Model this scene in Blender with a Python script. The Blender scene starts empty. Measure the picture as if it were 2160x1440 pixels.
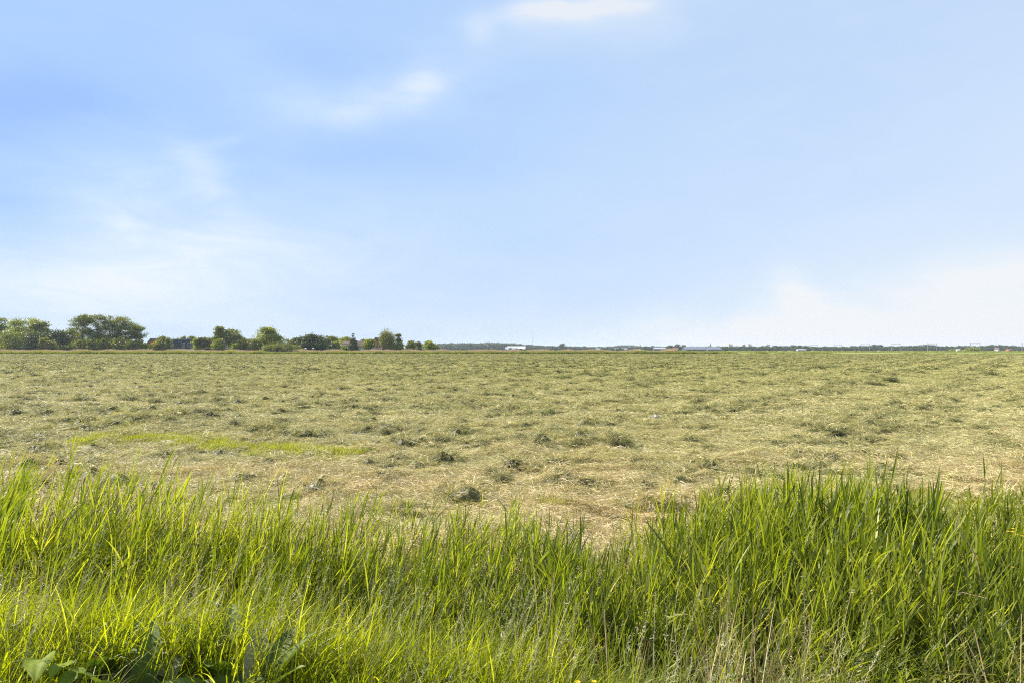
import bpy, bmesh, math, random
import numpy as np
from math import radians as R, sin, cos, pi
from mathutils import Vector, Matrix

# ------------------------------------------------------------------ camera, sun, exposure
S = bpy.context.scene
COL = S.collection
EYE = 2.1                      # eye height above the field, metres
FPX = 1440.0                   # focal length in pixels of the 2160 px wide photograph
SUN_AZ = R(-60)                # from +Y towards -X (left of the view, a little ahead)
SUN_EL = R(36)

cam_d = bpy.data.cameras.new('camera')
cam_d.lens = 24; cam_d.sensor_width = 36; cam_d.clip_start = 0.1; cam_d.clip_end = 20000
cam = bpy.data.objects.new('camera', cam_d); COL.objects.link(cam)
cam.location = (0, 0, EYE); cam.rotation_euler = (R(90.68), 0, 0)
S.camera = cam

sun_d = bpy.data.lights.new('sun', 'SUN'); sun_d.energy = 5.0; sun_d.angle = R(0.6); sun_d.color = (1.0, 0.93, 0.80)
sun = bpy.data.objects.new('sun', sun_d); COL.objects.link(sun)
to_sun = Vector((sin(SUN_AZ) * cos(SUN_EL), cos(SUN_AZ) * cos(SUN_EL), sin(SUN_EL)))
sun.rotation_euler = to_sun.to_track_quat('Z', 'Y').to_euler()
sun.location = to_sun * 300

S.view_settings.view_transform = 'Standard'; S.view_settings.look = 'None'
S.view_settings.exposure = 1.1; S.view_settings.gamma = 1.0; S.view_settings.use_curve_mapping = False
S.cycles.max_bounces = 8; S.cycles.diffuse_bounces = 4; S.cycles.transmission_bounces = 6
S.cycles.volume_bounces = 0; S.cycles.use_denoising = False; S.cycles.use_adaptive_sampling = False; S.cycles.pixel_filter_type = 'BLACKMAN_HARRIS'; S.cycles.filter_width = 1.15
S.cycles.sample_clamp_indirect = 6.0

def lin(r, g, b):
    f = lambda c: (c / 255) / 12.92 if c / 255 <= 0.04045 else (((c / 255) + 0.055) / 1.055) ** 2.4
    return (f(r), f(g), f(b), 1.0)

# ------------------------------------------------------------------ node expression helper
class X:
    def __init__(s, nt, sock): s.nt = nt; s.s = sock
    def _m(s, op, *o, clamp=False):
        n = s.nt.nodes.new('ShaderNodeMath'); n.operation = op; n.use_clamp = clamp
        for i, a in enumerate((s,) + o):
            if isinstance(a, X): s.nt.links.new(a.s, n.inputs[i])
            else: n.inputs[i].default_value = a
        return X(s.nt, n.outputs[0])
    def __add__(s, o): return s._m('ADD', o)
    __radd__ = __add__
    def __sub__(s, o): return s._m('SUBTRACT', o)
    def __mul__(s, o): return s._m('MULTIPLY', o)
    __rmul__ = __mul__
    def __truediv__(s, o): return s._m('DIVIDE', o)
    def smooth(s, a, b):
        n = s.nt.nodes.new('ShaderNodeMapRange'); n.interpolation_type = 'SMOOTHSTEP'
        s.nt.links.new(s.s, n.inputs[0]); n.inputs[1].default_value = a; n.inputs[2].default_value = b
        return X(s.nt, n.outputs[0])

def noise(nt, vec, scale, detail=3, rough=0.5, out=0, dist=0.0):
    n = nt.nodes.new('ShaderNodeTexNoise'); n.inputs['Scale'].default_value = scale
    n.inputs['Detail'].default_value = detail; n.inputs['Roughness'].default_value = rough
    n.inputs['Distortion'].default_value = dist
    if vec is not None: nt.links.new(vec, n.inputs['Vector'])
    return X(nt, n.outputs[out])

def ramp(nt, fac, stops):
    n = nt.nodes.new('ShaderNodeValToRGB'); e = n.color_ramp.elements
    while len(e) < len(stops): e.new(0.5)
    for i, (p, c) in enumerate(stops):
        e[i].position = p; e[i].color = tuple(c[:3]) + (1.0,)
    nt.links.new(fac.s if isinstance(fac, X) else fac, n.inputs[0]); return n.outputs[0]

def mixc(nt, fac, a, b, mode='MIX'):
    n = nt.nodes.new('ShaderNodeMix'); n.data_type = 'RGBA'; n.blend_type = mode
    for i, v in ((0, fac), (6, a), (7, b)):
        if isinstance(v, X): nt.links.new(v.s, n.inputs[i])
        elif hasattr(v, 'is_linked'): nt.links.new(v, n.inputs[i])
        elif i == 0: n.inputs[0].default_value = v
        else: n.inputs[i].default_value = tuple(v[:3]) + (1,)
    return n.outputs[2]

# ------------------------------------------------------------------ world: Nishita sky under thin high cloud
W = bpy.data.worlds.new('World'); S.world = W; W.use_nodes = True
wt = W.node_tree
for n in list(wt.nodes): wt.nodes.remove(n)
wo = wt.nodes.new('ShaderNodeOutputWorld'); bg = wt.nodes.new('ShaderNodeBackground')
SKY_K = 0.1
bg.inputs[1].default_value = SKY_K
sky = wt.nodes.new('ShaderNodeTexSky'); sky.sky_type = 'NISHITA'; sky.sun_disc = False
sky.sun_elevation = SUN_EL; sky.sun_rotation = SUN_AZ
sky.air_density = 1.0; sky.dust_density = 0.6; sky.ozone_density = 1.5
tc = wt.nodes.new('ShaderNodeTexCoord'); sep = wt.nodes.new('ShaderNodeSeparateXYZ')
wt.links.new(tc.outputs['Generated'], sep.inputs[0])
dx, dy, dz = (X(wt, sep.outputs[i]) for i in range(3))
n1 = wt.nodes.new('ShaderNodeTexNoise'); n1.inputs['Scale'].default_value = 5.0; n1.inputs['Detail'].default_value = 3
wt.links.new(tc.outputs['Generated'], n1.inputs['Vector'])
sc = wt.nodes.new('ShaderNodeSeparateColor'); wt.links.new(n1.outputs['Color'], sc.inputs[0])
wx = X(wt, sc.outputs[0]) - 0.5; wy = X(wt, sc.outputs[1]) - 0.5
ysafe = dy._m('MAXIMUM', 0.12)
U = dx / ysafe + wx * 0.10; V = dz / ysafe + wy * 0.07
front = dy.smooth(0.1, 0.5)
# stretched streak noise for wispy edges
mp = wt.nodes.new('ShaderNodeMapping'); mp.inputs['Scale'].default_value = (2.2, 2.2, 7.0); mp.inputs['Rotation'].default_value = (0, R(-14), 0)
wt.links.new(tc.outputs['Generated'], mp.inputs['Vector'])
streak = (noise(wt, mp.outputs[0], 3.2, 7, 0.62, 0, .6) - .5) * 1.9 + .5
broad = noise(wt, mp.outputs[0], 0.9, 3, 0.45)
def blob(px, py, rx, ry, rot, amp, wisp=0.5):
    cu, cv = (px - 1080) / FPX, (737 - py) / FPX
    a = R(rot); u = U - cu; v = V - cv
    p = (u * cos(a) + v * sin(a)) * (FPX / rx); q = (v * cos(a) - u * sin(a)) * (FPX / ry)
    g = (p * p + q * q) * -0.7
    e = g._m('EXPONENT') if False else X(wt, g._m('POWER', 1.0).s)
    n = wt.nodes.new('ShaderNodeMath'); n.operation = 'EXPONENT'; wt.links.new(g.s, n.inputs[0])
    e = X(wt, n.outputs[0])
    return e * (streak * (2 * wisp) + (1 - wisp)) * amp
BLOBS = [
    (1180, 26, 105, 22, 8, .42, .5), (1250, 52, 190, 50, 6, .22, .3), (1330, 2, 95, 22, 10, .3, .5), (1010, 72, 32, 26, 0, .2, .2),
    (820, 215, 150, 42, 12, .24, .8), (885, 180, 42, 40, 50, .20, .8), (690, 228, 120, 34, 0, .12, .3), (520, 150, 130, 60, -25, .09, .3),
    (760, 335, 320, 44, -4, -.06, 0), (30, 190, 300, 80, 20, -.05, 0), (620, 125, 100, 45, 10, -.05, 0), (-30, 265, 230, 90, 0, -.12, 0), (250, 215, 260, 40, -4, -.05, 0),
    (445, 288, 42, 13, 8, .16, .3), (415, 365, 85, 34, -48, .22, .5), (250, 390, 270, 90, -12, .15, .6), (330, 560, 380, 120, 0, .22, .5),
    (150, 600, 260, 70, 4, .26, .4), (390, 548, 120, 46, 12, .08, .3), (20, 425, 100, 34, -12, -.10, 0), (240, 464, 38, 12, -8, .1, .3),
    (560, 500, 220, 60, -8, .05, .3),
    (1990, 650, 460, 85, 6, .15, .5), (1650, 700, 520, 36, 0, .17, .5), (1690, 622, 50, 34, -40, .16, .3), (2110, 565, 160, 34, 6, .10, .3),
    (250, 660, 520, 60, 0, .08, .2), (1450, 230, 260, 120, 30, .03, .2),
]
wsum = None
for b in BLOBS:
    t = blob(*b); wsum = t if wsum is None else wsum + t
el = dz._m('MAXIMUM', 0.0)
hz = wt.nodes.new('ShaderNodeMath'); hz.operation = 'EXPONENT'; wt.links.new((el * -6.0).s, hz.inputs[0])
w = dx * 0.33 + 0.395 + X(wt, hz.outputs[0]) * 0.30 + wsum * front + (broad - 0.5) * 0.20 + (streak - 0.5) * 0.06
veil = ramp(wt, w, [(0.0, lin(132, 174, 240)), (0.22, lin(161, 198, 249)), (0.42, lin(184, 213, 251)),
                    (0.62, lin(205, 226, 253)), (0.80, lin(222, 236, 252)), (1.0, lin(242, 245, 249))])
vs = wt.nodes.new('ShaderNodeVectorMath'); vs.operation = 'SCALE'; wt.links.new(veil, vs.inputs[0]); vs.inputs['Scale'].default_value = 1.0 / SKY_K / 2 ** S.view_settings.exposure
# overhead the veil thins out and the deeper Nishita blue shows
cover = 1.0 * (el * -0.30 + 0.99)
wt.links.new(mixc(wt, cover, sky.outputs[0], vs.outputs[0]), bg.inputs[0])
wt.links.new(bg.outputs[0], wo.inputs[0])

# ------------------------------------------------------------------ object helpers
def tag(o, label=None, cat=None, group=None, kind=None):
    if label: o['label'] = label
    if cat: o['category'] = cat
    if group: o['group'] = group
    if kind: o['kind'] = kind
    return o

def empty(name, loc, rz=0.0):
    o = bpy.data.objects.new(name, None); COL.objects.link(o); o.location = loc; o.rotation_euler = (0, 0, rz)
    o.empty_display_size = 0.1
    return o

def link(name, mesh, parent=None, loc=None):
    o = bpy.data.objects.new(name, mesh); COL.objects.link(o)
    if parent: o.parent = parent
    if loc is not None: o.location = loc
    return o

def mesh_np(name, verts, faces, mat, tone=None, along=None, smooth=False):
    """faces: (M,k) int array, all of one size"""
    verts = np.asarray(verts, np.float32).reshape(-1, 3); faces = np.asarray(faces, np.int32)
    me = bpy.data.meshes.new(name); k = faces.shape[1]; m = len(faces)
    me.vertices.add(len(verts)); me.vertices.foreach_set('co', verts.ravel())
    me.loops.add(m * k); me.loops.foreach_set('vertex_index', faces.ravel())
    me.polygons.add(m); me.polygons.foreach_set('loop_start', np.arange(0, m * k, k, dtype=np.int32))
    me.polygons.foreach_set('use_smooth', np.full(m, smooth, bool))
    for nm, a in (('tone', tone), ('along', along)):
        if a is not None:
            at = me.attributes.new(nm, 'FLOAT', 'POINT'); at.data.foreach_set('value', np.asarray(a, np.float32).ravel())
    me.update(calc_edges=True)
    if mat: me.materials.append(mat)
    return me

class Buf:
    """collects quads/tris as quads with tone and along values"""
    def __init__(s): s.v = []; s.f = []; s.t = []; s.a = []; s.n = 0
    def add(s, v, f, t, a=None):
        v = np.asarray(v, float).reshape(-1, 3); s.v.append(v); s.f.append(np.asarray(f) + s.n); s.n += len(v)
        s.t.append(np.broadcast_to(np.asarray(t, float).ravel(), (len(v),)) if np.size(t) in (1, len(v)) else np.asarray(t))
        s.a.append(np.zeros(len(v)) if a is None else np.asarray(a, float).ravel())
    def mesh(s, name, mat, smooth=False):
        return mesh_np(name, np.concatenate(s.v), np.concatenate(s.f), mat, np.concatenate(s.t), np.concatenate(s.a), smooth)

def ribbons(base, az, el, length, width, curv, nseg=5, wander=None, twist=None, prof='blade', cp=1.5, rng=None):
    """N curved tapering ribbons. el start elevation, curv total drop of elevation. returns verts, quads, along"""
    N = len(base); base = np.asarray(base, float)
    t = np.linspace(0, 1, nseg + 1)
    tm = (t[1:] + t[:-1]) / 2
    wander = np.zeros(N) if wander is None else wander
    twist = np.zeros(N) if twist is None else twist
    e = el[:, None] - curv[:, None] * tm[None] ** cp
    a = az[:, None] + wander[:, None] * tm[None]
    d = np.stack([np.cos(e) * np.cos(a), np.cos(e) * np.sin(a), np.sin(e)], -1)
    pos = np.concatenate([np.zeros((N, 1, 3)), np.cumsum(d * (length / nseg)[:, None, None], 1)], 1) + base[:, None]
    dd = np.concatenate([d[:, :1], (d[:, 1:] + d[:, :-1]) / 2, d[:, -1:]], 1)
    aa = az[:, None] + wander[:, None] * t[None]
    side = np.stack([-np.sin(aa), np.cos(aa), np.zeros_like(aa)], -1)
    up = np.cross(dd, side)
    tw = twist[:, None] * np.ones_like(t)[None] if np.ndim(twist) == 1 else twist
    wv = side * np.cos(tw)[..., None] + up * np.sin(tw)[..., None]
    if prof == 'blade': p = (1 - t ** 2.2) * (0.75 + 0.25 * np.minimum(1, t * 5))
    elif prof == 'lance': p = np.interp(t, [0, .12, .35, .6, .85, 1], [.35, .8, 1, .85, .4, 0.02])
    elif prof == 'straw': p = np.interp(t, [0, .1, .9, 1], [.7, 1, .8, .4])
    elif prof == 'spike': p = np.interp(t, [0, .1, .5, .9, 1], [.3, .9, 1, .7, .2])
    hw = wv * (p[None] * width[:, None] / 2)[..., None]
    v = np.stack([pos - hw, pos + hw], 2).reshape(N, (nseg + 1) * 2, 3)
    i = np.arange(nseg) * 2
    f = np.stack([i, i + 1, i + 3, i + 2], -1)
    F = (f[None] + (np.arange(N) * (nseg + 1) * 2)[:, None, None]).reshape(-1, 4)
    al = np.repeat(np.broadcast_to(t, (N, nseg + 1)), 2, 1)
    return v.reshape(-1, 3), F, al.ravel(), pos

def tube(pts, rad, n=5, cap=False):
    """quad tube along a polyline"""
    pts = np.asarray(pts, float); rad = np.asarray(rad, float)
    d = np.gradient(pts, axis=0); d /= np.linalg.norm(d, axis=1)[:, None] + 1e-9
    ref = np.array([0.3, 0.9, 0.1]) if abs(d[0, 2]) > 0.6 else np.array([0, 0, 1.0])
    s = np.cross(d, ref); s /= np.linalg.norm(s, axis=1)[:, None] + 1e-9
    u = np.cross(s, d)
    th = np.arange(n) / n * 2 * pi
    v = pts[:, None] + rad[:, None, None] * (s[:, None] * np.cos(th)[None, :, None] + u[:, None] * np.sin(th)[None, :, None])
    m = len(pts); f = []
    for i in range(m - 1):
        for j in range(n):
            f.append((i * n + j, i * n + (j + 1) % n, (i + 1) * n + (j + 1) % n, (i + 1) * n + j))
    return v.reshape(-1, 3), np.array(f)

def interp(x, xs, ys): return np.interp(x, xs, ys)
def smooth01(x, a, b):
    t = np.clip((x - a) / (b - a), 0, 1); return t * t * (3 - 2 * t)

def lumps(x, y, scale, seed, octv=3):
    """cheap value-noise stand-in from rotated sines with random phases; -1..1"""
    r = np.random.default_rng(seed); out = 0; amp = 1; tot = 0
    for o in range(octv):
        for k in range(4):
            a = r.uniform(0, 2 * pi); f = (2 ** o) / scale * r.uniform(.7, 1.4); p = r.uniform(0, 2 * pi, 2)
            out = out + amp * np.sin(2 * pi * f * (x * cos(a) + y * sin(a)) + p[0] + 1.3 * np.sin(2 * pi * f * .6 * (-x * sin(a) + y * cos(a)) + p[1]))
        tot += amp * 2.2; amp *= .55
    return out / tot

# ------------------------------------------------------------------ materials
def new_mat(name):
    m = bpy.data.materials.new(name); m.use_nodes = True; nt = m.node_tree
    for n in list(nt.nodes): nt.nodes.remove(n)
    return m, nt, nt.nodes.new('ShaderNodeOutputMaterial')

def attr(nt, name):
    n = nt.nodes.new('ShaderNodeAttribute'); n.attribute_name = name; return X(nt, n.outputs['Fac'])

def leaf_mat(name, stops, trans=(1.0, 1.25, .35), tfac=0.45, rough=0.45, spec=0.4, rnd=0.35, patch=None, base=None):
    """two-sided leaf: diffuse + translucent + soft gloss; colour from tone attribute, object random, wide patches"""
    m, nt, out = new_mat(name)
    tone = attr(nt, 'tone'); oi = nt.nodes.new('ShaderNodeObjectInfo')
    g = nt.nodes.new('ShaderNodeNewGeometry')
    pn = noise(nt, g.outputs['Position'], 0.9 if patch is None else patch[0], 3)
    amt = 0.35 if patch is None else patch[1]
    fac = tone * (1 - rnd) + X(nt, oi.outputs['Random']) * rnd + (pn - 0.5) * amt
    col = ramp(nt, fac, stops)
    if base is not None:      # stalk ends are paler, straw coloured
        col = mixc(nt, attr(nt, 'along').smooth(base[0], base[1]), base[2], col)
    pr = nt.nodes.new('ShaderNodeBsdfPrincipled'); nt.links.new(col, pr.inputs['Base Color'])
    pr.inputs['Roughness'].default_value = rough; pr.inputs['Specular IOR Level'].default_value = spec
    tr = nt.nodes.new('ShaderNodeBsdfTranslucent')
    tcol = mixc(nt, 1.0, col, trans, 'MULTIPLY'); nt.links.new(tcol, tr.inputs[0])
    mx = nt.nodes.new('ShaderNodeMixShader'); mx.inputs[0].default_value = tfac
    nt.links.new(pr.outputs[0], mx.inputs[1]); nt.links.new(tr.outputs[0], mx.inputs[2]); nt.links.new(mx.outputs[0], out.inputs[0])
    return m

def plain(name, col, rough=0.8, var=0.15, scale=3.0, bump=0.0, metal=0.0, spec=0.3):
    m, nt, out = new_mat(name)
    t = nt.nodes.new('ShaderNodeTexCoord'); nz = noise(nt, t.outputs['Object'], scale, 4)
    c0 = tuple(c * (1 - var) for c in col[:3]); c1 = tuple(min(1, c * (1 + var)) for c in col[:3])
    c = ramp(nt, nz, [(0.3, c0), (0.7, c1)])
    p = nt.nodes.new('ShaderNodeBsdfPrincipled'); nt.links.new(c, p.inputs['Base Color'])
    p.inputs['Roughness'].default_value = rough; p.inputs['Metallic'].default_value = metal
    p.inputs['Specular IOR Level'].default_value = spec
    if bump:
        b = nt.nodes.new('ShaderNodeBump'); b.inputs['Strength'].default_value = bump; nt.links.new(nz.s, b.inputs['Height']); nt.links.new(b.outputs[0], p.inputs['Normal'])
    nt.links.new(p.outputs[0], out.inputs[0]); return m

# ------------------------------------------------------------------ terrain shape
def ditch_y(x): return 5.2 + 0.10 * np.sin(x * 0.9)
def zg(x, y):
    x = np.asarray(x, float); y = np.asarray(y, float)
    left = smooth01(-x, -0.5, 2.2)
    near = (0.04 + 0.24 * left) * (1 - smooth01(y, 3.4, 5.2))
    yc = ditch_y(x)
    dep = -(0.72 - .22 * left) * np.exp(-((y - yc) / (0.95 + 0.25 * (1 - left))) ** 4)
    rough = 0.02 * lumps(x, y, 1.1, 5) * (y < 9)
    return near + dep + rough
def field_edge(x):   # near edge of the mown field
    return 6.55 + 0.16 * np.sin(x * 1.7 + 1) + 0.1 * np.sin(x * 4.1) + 0.55 * smooth01(x, 1.0, 2.6) * 0

# ground sheet
def ground():
    ys = np.concatenate([[-400, -120, -40, -12, -4], np.linspace(-1, 9, 90), 9 + np.cumsum(0.13 * 1.085 ** np.arange(90))])
    ys = ys[ys < 9000]; ys = np.concatenate([ys, [9500]])
    s = np.linspace(-1, 1, 201)
    Wd = np.where(ys < 0, 60 + 1.2 * np.abs(ys), 8 + 1.6 * ys)
    Xg = s[None] * Wd[:, None]; Xg[:, 0] = -12000; Xg[:, -1] = 12000
    Yg = ys[:, None] + 0 * Xg
    Z = zg(Xg, Yg) - 0.01
    v = np.stack([Xg, Yg, Z], -1).reshape(-1, 3)
    n = len(s); i = np.arange(len(ys) - 1)[:, None] * n + np.arange(n - 1)[None]
    f = np.stack([i, i + 1, i + n + 1, i + n], -1).reshape(-1, 4)
    m, nt, out = new_mat('ground_soil_and_meadow')
    g = nt.nodes.new('ShaderNodeNewGeometry'); sp = nt.nodes.new('ShaderNodeSeparateXYZ'); nt.links.new(g.outputs['Position'], sp.inputs[0])
    px, py = X(nt, sp.outputs[0]), X(nt, sp.outputs[1])
    n2 = noise(nt, g.outputs['Position'], 9, 5, .65)
    soil = ramp(nt, n2, [(0.3, (.018, .014, .008)), (0.5, (.05, .04, .02)), (0.65, (.11, .085, .045)), (.8, (.045, .06, .015))])
    mpn = nt.nodes.new('ShaderNodeMapping'); mpn.inputs['Scale'].default_value = (.25, 1, 1); nt.links.new(g.outputs['Position'], mpn.inputs[0])
    n3 = noise(nt, mpn.outputs[0], 0.02, 5, .6)
    mead = ramp(nt, n3, [(0.3, (.13, .17, .03)), (0.48, (.24, .27, .06)), (0.62, (.28, .27, .085)), (.75, (.12, .15, .035))])
    c = mixc(nt, py.smooth(8, 12), soil, mead)
    p = nt.nodes.new('ShaderNodeBsdfPrincipled'); nt.links.new(c, p.inputs['Base Color']); p.inputs['Roughness'].default_value = 1; p.inputs['Specular IOR Level'].default_value = .05
    nt.links.new(p.outputs[0], out.inputs[0])
    o = link('ground', mesh_np('ground', v, f, m, smooth=True)); tag(o, kind='structure')
ground()

# ------------------------------------------------------------------ hay field
HAY = [(0.0, (.060, .064, .022)), (0.16, (.16, .165, .055)), (0.30, (.33, .33, .115)), (0.45, (.52, .49, .20)), (0.62, (.60, .53, .25)), (0.80, (.68, .59, .32)), (1.0, (.78, .71, .46))]
def hay_mat(name, tfac=.2, dark=0.0, gain=1.0):
    m, nt, out = new_mat(name)
    g = nt.nodes.new('ShaderNodeNewGeometry'); sp = nt.nodes.new('ShaderNodeSeparateXYZ'); nt.links.new(g.outputs['Position'], sp.inputs[0])
    px, py = X(nt, sp.outputs[0]), X(nt, sp.outputs[1])
    oi = nt.nodes.new('ShaderNodeObjectInfo')
    mp_ = nt.nodes.new('ShaderNodeMapping'); mp_.inputs['Scale'].default_value = (.45, 1, 1); nt.links.new(g.outputs['Position'], mp_.inputs[0])
    a = noise(nt, mp_.outputs[0], 0.35, 4, .6); b = noise(nt, mp_.outputs[0], 0.05, 3, .5)
    near = py.smooth(15.0, 8.0) if False else (py.smooth(8.0, 17.0) * -1 + 1)
    fac = attr(nt, 'tone') + (a - 0.5) * 0.45 + (b - .5) * .25 + near * 0.14 - .02 - dark + (X(nt, oi.outputs['Random']) - .5) * .14
    col = ramp(nt, fac, HAY)
    # freshly cut, already bleached edge strip is warmer; further out the swath is greener
    col = mixc(nt, near * (a.smooth(.36, .60)) * .8, col, mixc(nt, 1.0, col, (1.0, .89, .92), 'MULTIPLY'))
    col = mixc(nt, py.smooth(12, 60) * .55, col, mixc(nt, 1.0, col, (.94, .99, .80), 'MULTIPLY'))
    p = nt.nodes.new('ShaderNodeBsdfPrincipled'); nt.links.new(mixc(nt, 1.0, col, (gain * 1.0, gain * .98, gain * 1.02), 'MULTIPLY'), p.inputs['Base Color'])
    p.inputs['Roughness'].default_value = .55; p.inputs['Specular IOR Level'].default_value = .25
    tr = nt.nodes.new('ShaderNodeBsdfTranslucent'); nt.links.new(mixc(nt, 1.0, col, (1, .95, .6), 'MULTIPLY'), tr.inputs[0])
    mx = nt.nodes.new('ShaderNodeMixShader'); mx.inputs[0].default_value = tfac
    nt.links.new(p.outputs[0], mx.inputs[1]); nt.links.new(tr.outputs[0], mx.inputs[2]); nt.links.new(mx.outputs[0], out.inputs[0])
    return m
M_HAY = hay_mat('cut_grass'); M_TUFT = hay_mat('cut_grass_green', .22, .16)
M_SHEET = hay_mat('mown_turf', 0.0, .12, .62)

def zfield(x, y):
    rows = 0.075 * smooth01(x + .2 * y, 2, 12) * np.cos((.8 * x - .6 * y + 3.2) * 2 * pi / 4.5 + .8 * lumps(x, y, 18, 3, 2))
    return 0.012 + 0.042 * (1 + lumps(x, y, 2.0, 11)) + np.maximum(0, rows) * smooth01(y, 12, 25) + 0.03 * (1 + lumps(x, y, 14, 12, 2)) * smooth01(y, 8, 14)
def far_edge(x): return 302 + 3 * np.sin(x * .02) - 22 * smooth01(x, 120, 260)

def hay_field():
    nr, nc = 420, 320
    t = np.linspace(0, 1, nr)
    s = np.linspace(-1, 1, nc)
    Y0 = field_edge(s * 14)[None]; Y1 = 302.0
    Yg = Y0 * (Y1 / Y0) ** t[:, None]
    Xg = s[None] * (7 + .98 * Yg)
    fe = far_edge(Xg); Yg = np.where(Yg > 200, 200 + (Yg - 200) * (fe - 200) / 102, Yg)
    Z = zfield(Xg, Yg) + zg(Xg, Yg) * (Yg < 9)
    r = np.random.default_rng(1)
    Z = Z + r.normal(0, 1, Z.shape) * np.clip(.0008 * Yg, .005, .03)
    v = np.stack([Xg, Yg, Z], -1).reshape(-1, 3)
    i = np.arange(nr - 1)[:, None] * nc + np.arange(nc - 1)[None]
    f = np.stack([i, i + 1, i + nc + 1, i + nc], -1).reshape(-1, 4)
    tone = .45 + .22 * r.uniform(-1, 1, len(v))
    o = link('hay_field', mesh_np('hay_field', v, f, M_SHEET, tone)); tag(o, kind='structure')
hay_field()

def scatter(name, pts, rot, scl, idx, meshes, label, cat, parent=None):
    coll = bpy.data.collections.new(name + '_kinds')
    for i, me in enumerate(meshes):
        coll.objects.link(bpy.data.objects.new('%s_kind_%02d' % (name, i), me))
    me = bpy.data.meshes.new(name); n = len(pts)
    me.vertices.add(n); me.vertices.foreach_set('co', np.asarray(pts, np.float32).ravel())
    a = me.attributes.new('rot', 'FLOAT_VECTOR', 'POINT'); a.data.foreach_set('vector', np.asarray(rot, np.float32).ravel())
    scl = np.asarray(scl, np.float32)
    if scl.ndim == 1: scl = np.repeat(scl[:, None], 3, 1)
    a = me.attributes.new('scl', 'FLOAT_VECTOR', 'POINT'); a.data.foreach_set('vector', scl.ravel())
    a = me.attributes.new('idx', 'INT', 'POINT'); a.data.foreach_set('value', np.asarray(idx, np.int32))
    o = link(name, me)
    nt = bpy.data.node_groups.new(name, 'GeometryNodeTree')
    nt.interface.new_socket('Geometry', in_out='INPUT', socket_type='NodeSocketGeometry')
    nt.interface.new_socket('Geometry', in_out='OUTPUT', socket_type='NodeSocketGeometry')
    gi = nt.nodes.new('NodeGroupInput'); go = nt.nodes.new('NodeGroupOutput')
    ip = nt.nodes.new('GeometryNodeInstanceOnPoints'); ci = nt.nodes.new('GeometryNodeCollectionInfo')
    ci.inputs[0].default_value = coll; ci.inputs[1].default_value = True; ci.inputs[2].default_value = True
    def na(nm, ty):
        x = nt.nodes.new('GeometryNodeInputNamedAttribute'); x.data_type = ty; x.inputs[0].default_value = nm
        return [s for s in x.outputs if s.enabled and s.name == 'Attribute'][0]
    nt.links.new(gi.outputs[0], ip.inputs['Points']); nt.links.new(ci.outputs[0], ip.inputs['Instance'])
    ip.inputs['Pick Instance'].default_value = True
    nt.links.new(na('idx', 'INT'), ip.inputs['Instance Index'])
    nt.links.new(na('rot', 'FLOAT_VECTOR'), ip.inputs['Rotation']); nt.links.new(na('scl', 'FLOAT_VECTOR'), ip.inputs['Scale'])
    nt.links.new(ip.outputs[0], go.inputs[0])
    md = o.modifiers.new('scatter', 'NODES'); md.node_group = nt
    tag(o, label, cat, kind='stuff')
    return o

def hay_patch(seed, n, rad, wid, lmin, lmax, hgt):
    r = np.random.default_rng(seed)
    q = rad * np.sqrt(r.uniform(0, 1, n)); th = r.uniform(0, 2 * pi, n)
    b = np.stack([q * np.cos(th), q * np.sin(th), r.uniform(0, hgt, n) ** 1.0], -1)
    az = r.uniform(0, 2 * pi, n); L = r.uniform(lmin, lmax, n)
    v, f, al, _ = ribbons(b, az, r.uniform(-.05, .42, n), L, wid * r.uniform(.6, 1.5, n), r.uniform(.2, 1.4, n), 4, r.normal(0, 1.0, n), r.uniform(-1, 1, n), 'straw')
    t = np.clip(r.beta(2.2, 2.0, n) * .9 + .02, 0, 1)
    B = Buf(); B.add(v, f, np.repeat(t, 10), al)
    return B.mesh('hay_patch', M_HAY)

def hay_mound(seed, n, rad, h, wid, mat, dome=True, tone0=.45):
    """a heap of cut grass: core plus loose strands over it"""
    r = np.random.default_rng(seed); B = Buf()
    th = r.uniform(0, 2 * pi, n); q = rad * r.uniform(0, 1, n) ** .6
    hh = h * (1 - (q / rad) ** 2) * r.uniform(.55, 1.1, n) + .01
    ex = r.uniform(.7, 1.3)
    b = np.stack([q * np.cos(th) * ex, q * np.sin(th) / ex, hh * .8], -1)
    az = th + r.normal(0, 1.1, n); L = rad * r.uniform(.35, .95, n)
    v, f, al, _ = ribbons(b, az, r.uniform(.0, 1.0, n), L, wid * r.uniform(.6, 1.5, n), r.uniform(.6, 2.0, n), 4, r.normal(0, .9, n), r.uniform(-1.2, 1.2, n), 'straw')
    v[:, 2] = np.maximum(v[:, 2], .004)
    B.add(v, f, np.repeat(np.clip(tone0 + .05 + r.normal(0, .2, n) + .16 * (hh / h - .6), 0, 1), 10), al)  # higher strands get a lighter tone: sunlit heap tops put into the colour
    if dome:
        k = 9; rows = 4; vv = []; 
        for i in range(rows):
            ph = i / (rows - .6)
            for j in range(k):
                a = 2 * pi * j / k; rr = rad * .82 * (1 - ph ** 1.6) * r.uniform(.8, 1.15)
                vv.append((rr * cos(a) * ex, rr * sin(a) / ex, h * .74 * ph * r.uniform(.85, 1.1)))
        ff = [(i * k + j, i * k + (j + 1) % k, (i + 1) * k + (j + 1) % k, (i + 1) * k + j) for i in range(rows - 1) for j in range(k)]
        B.add(vv, ff, tone0 - .28)  # core toned darker than the strands, shade inside the heap painted in
    return B.mesh('hay_heap', mat)

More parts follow.
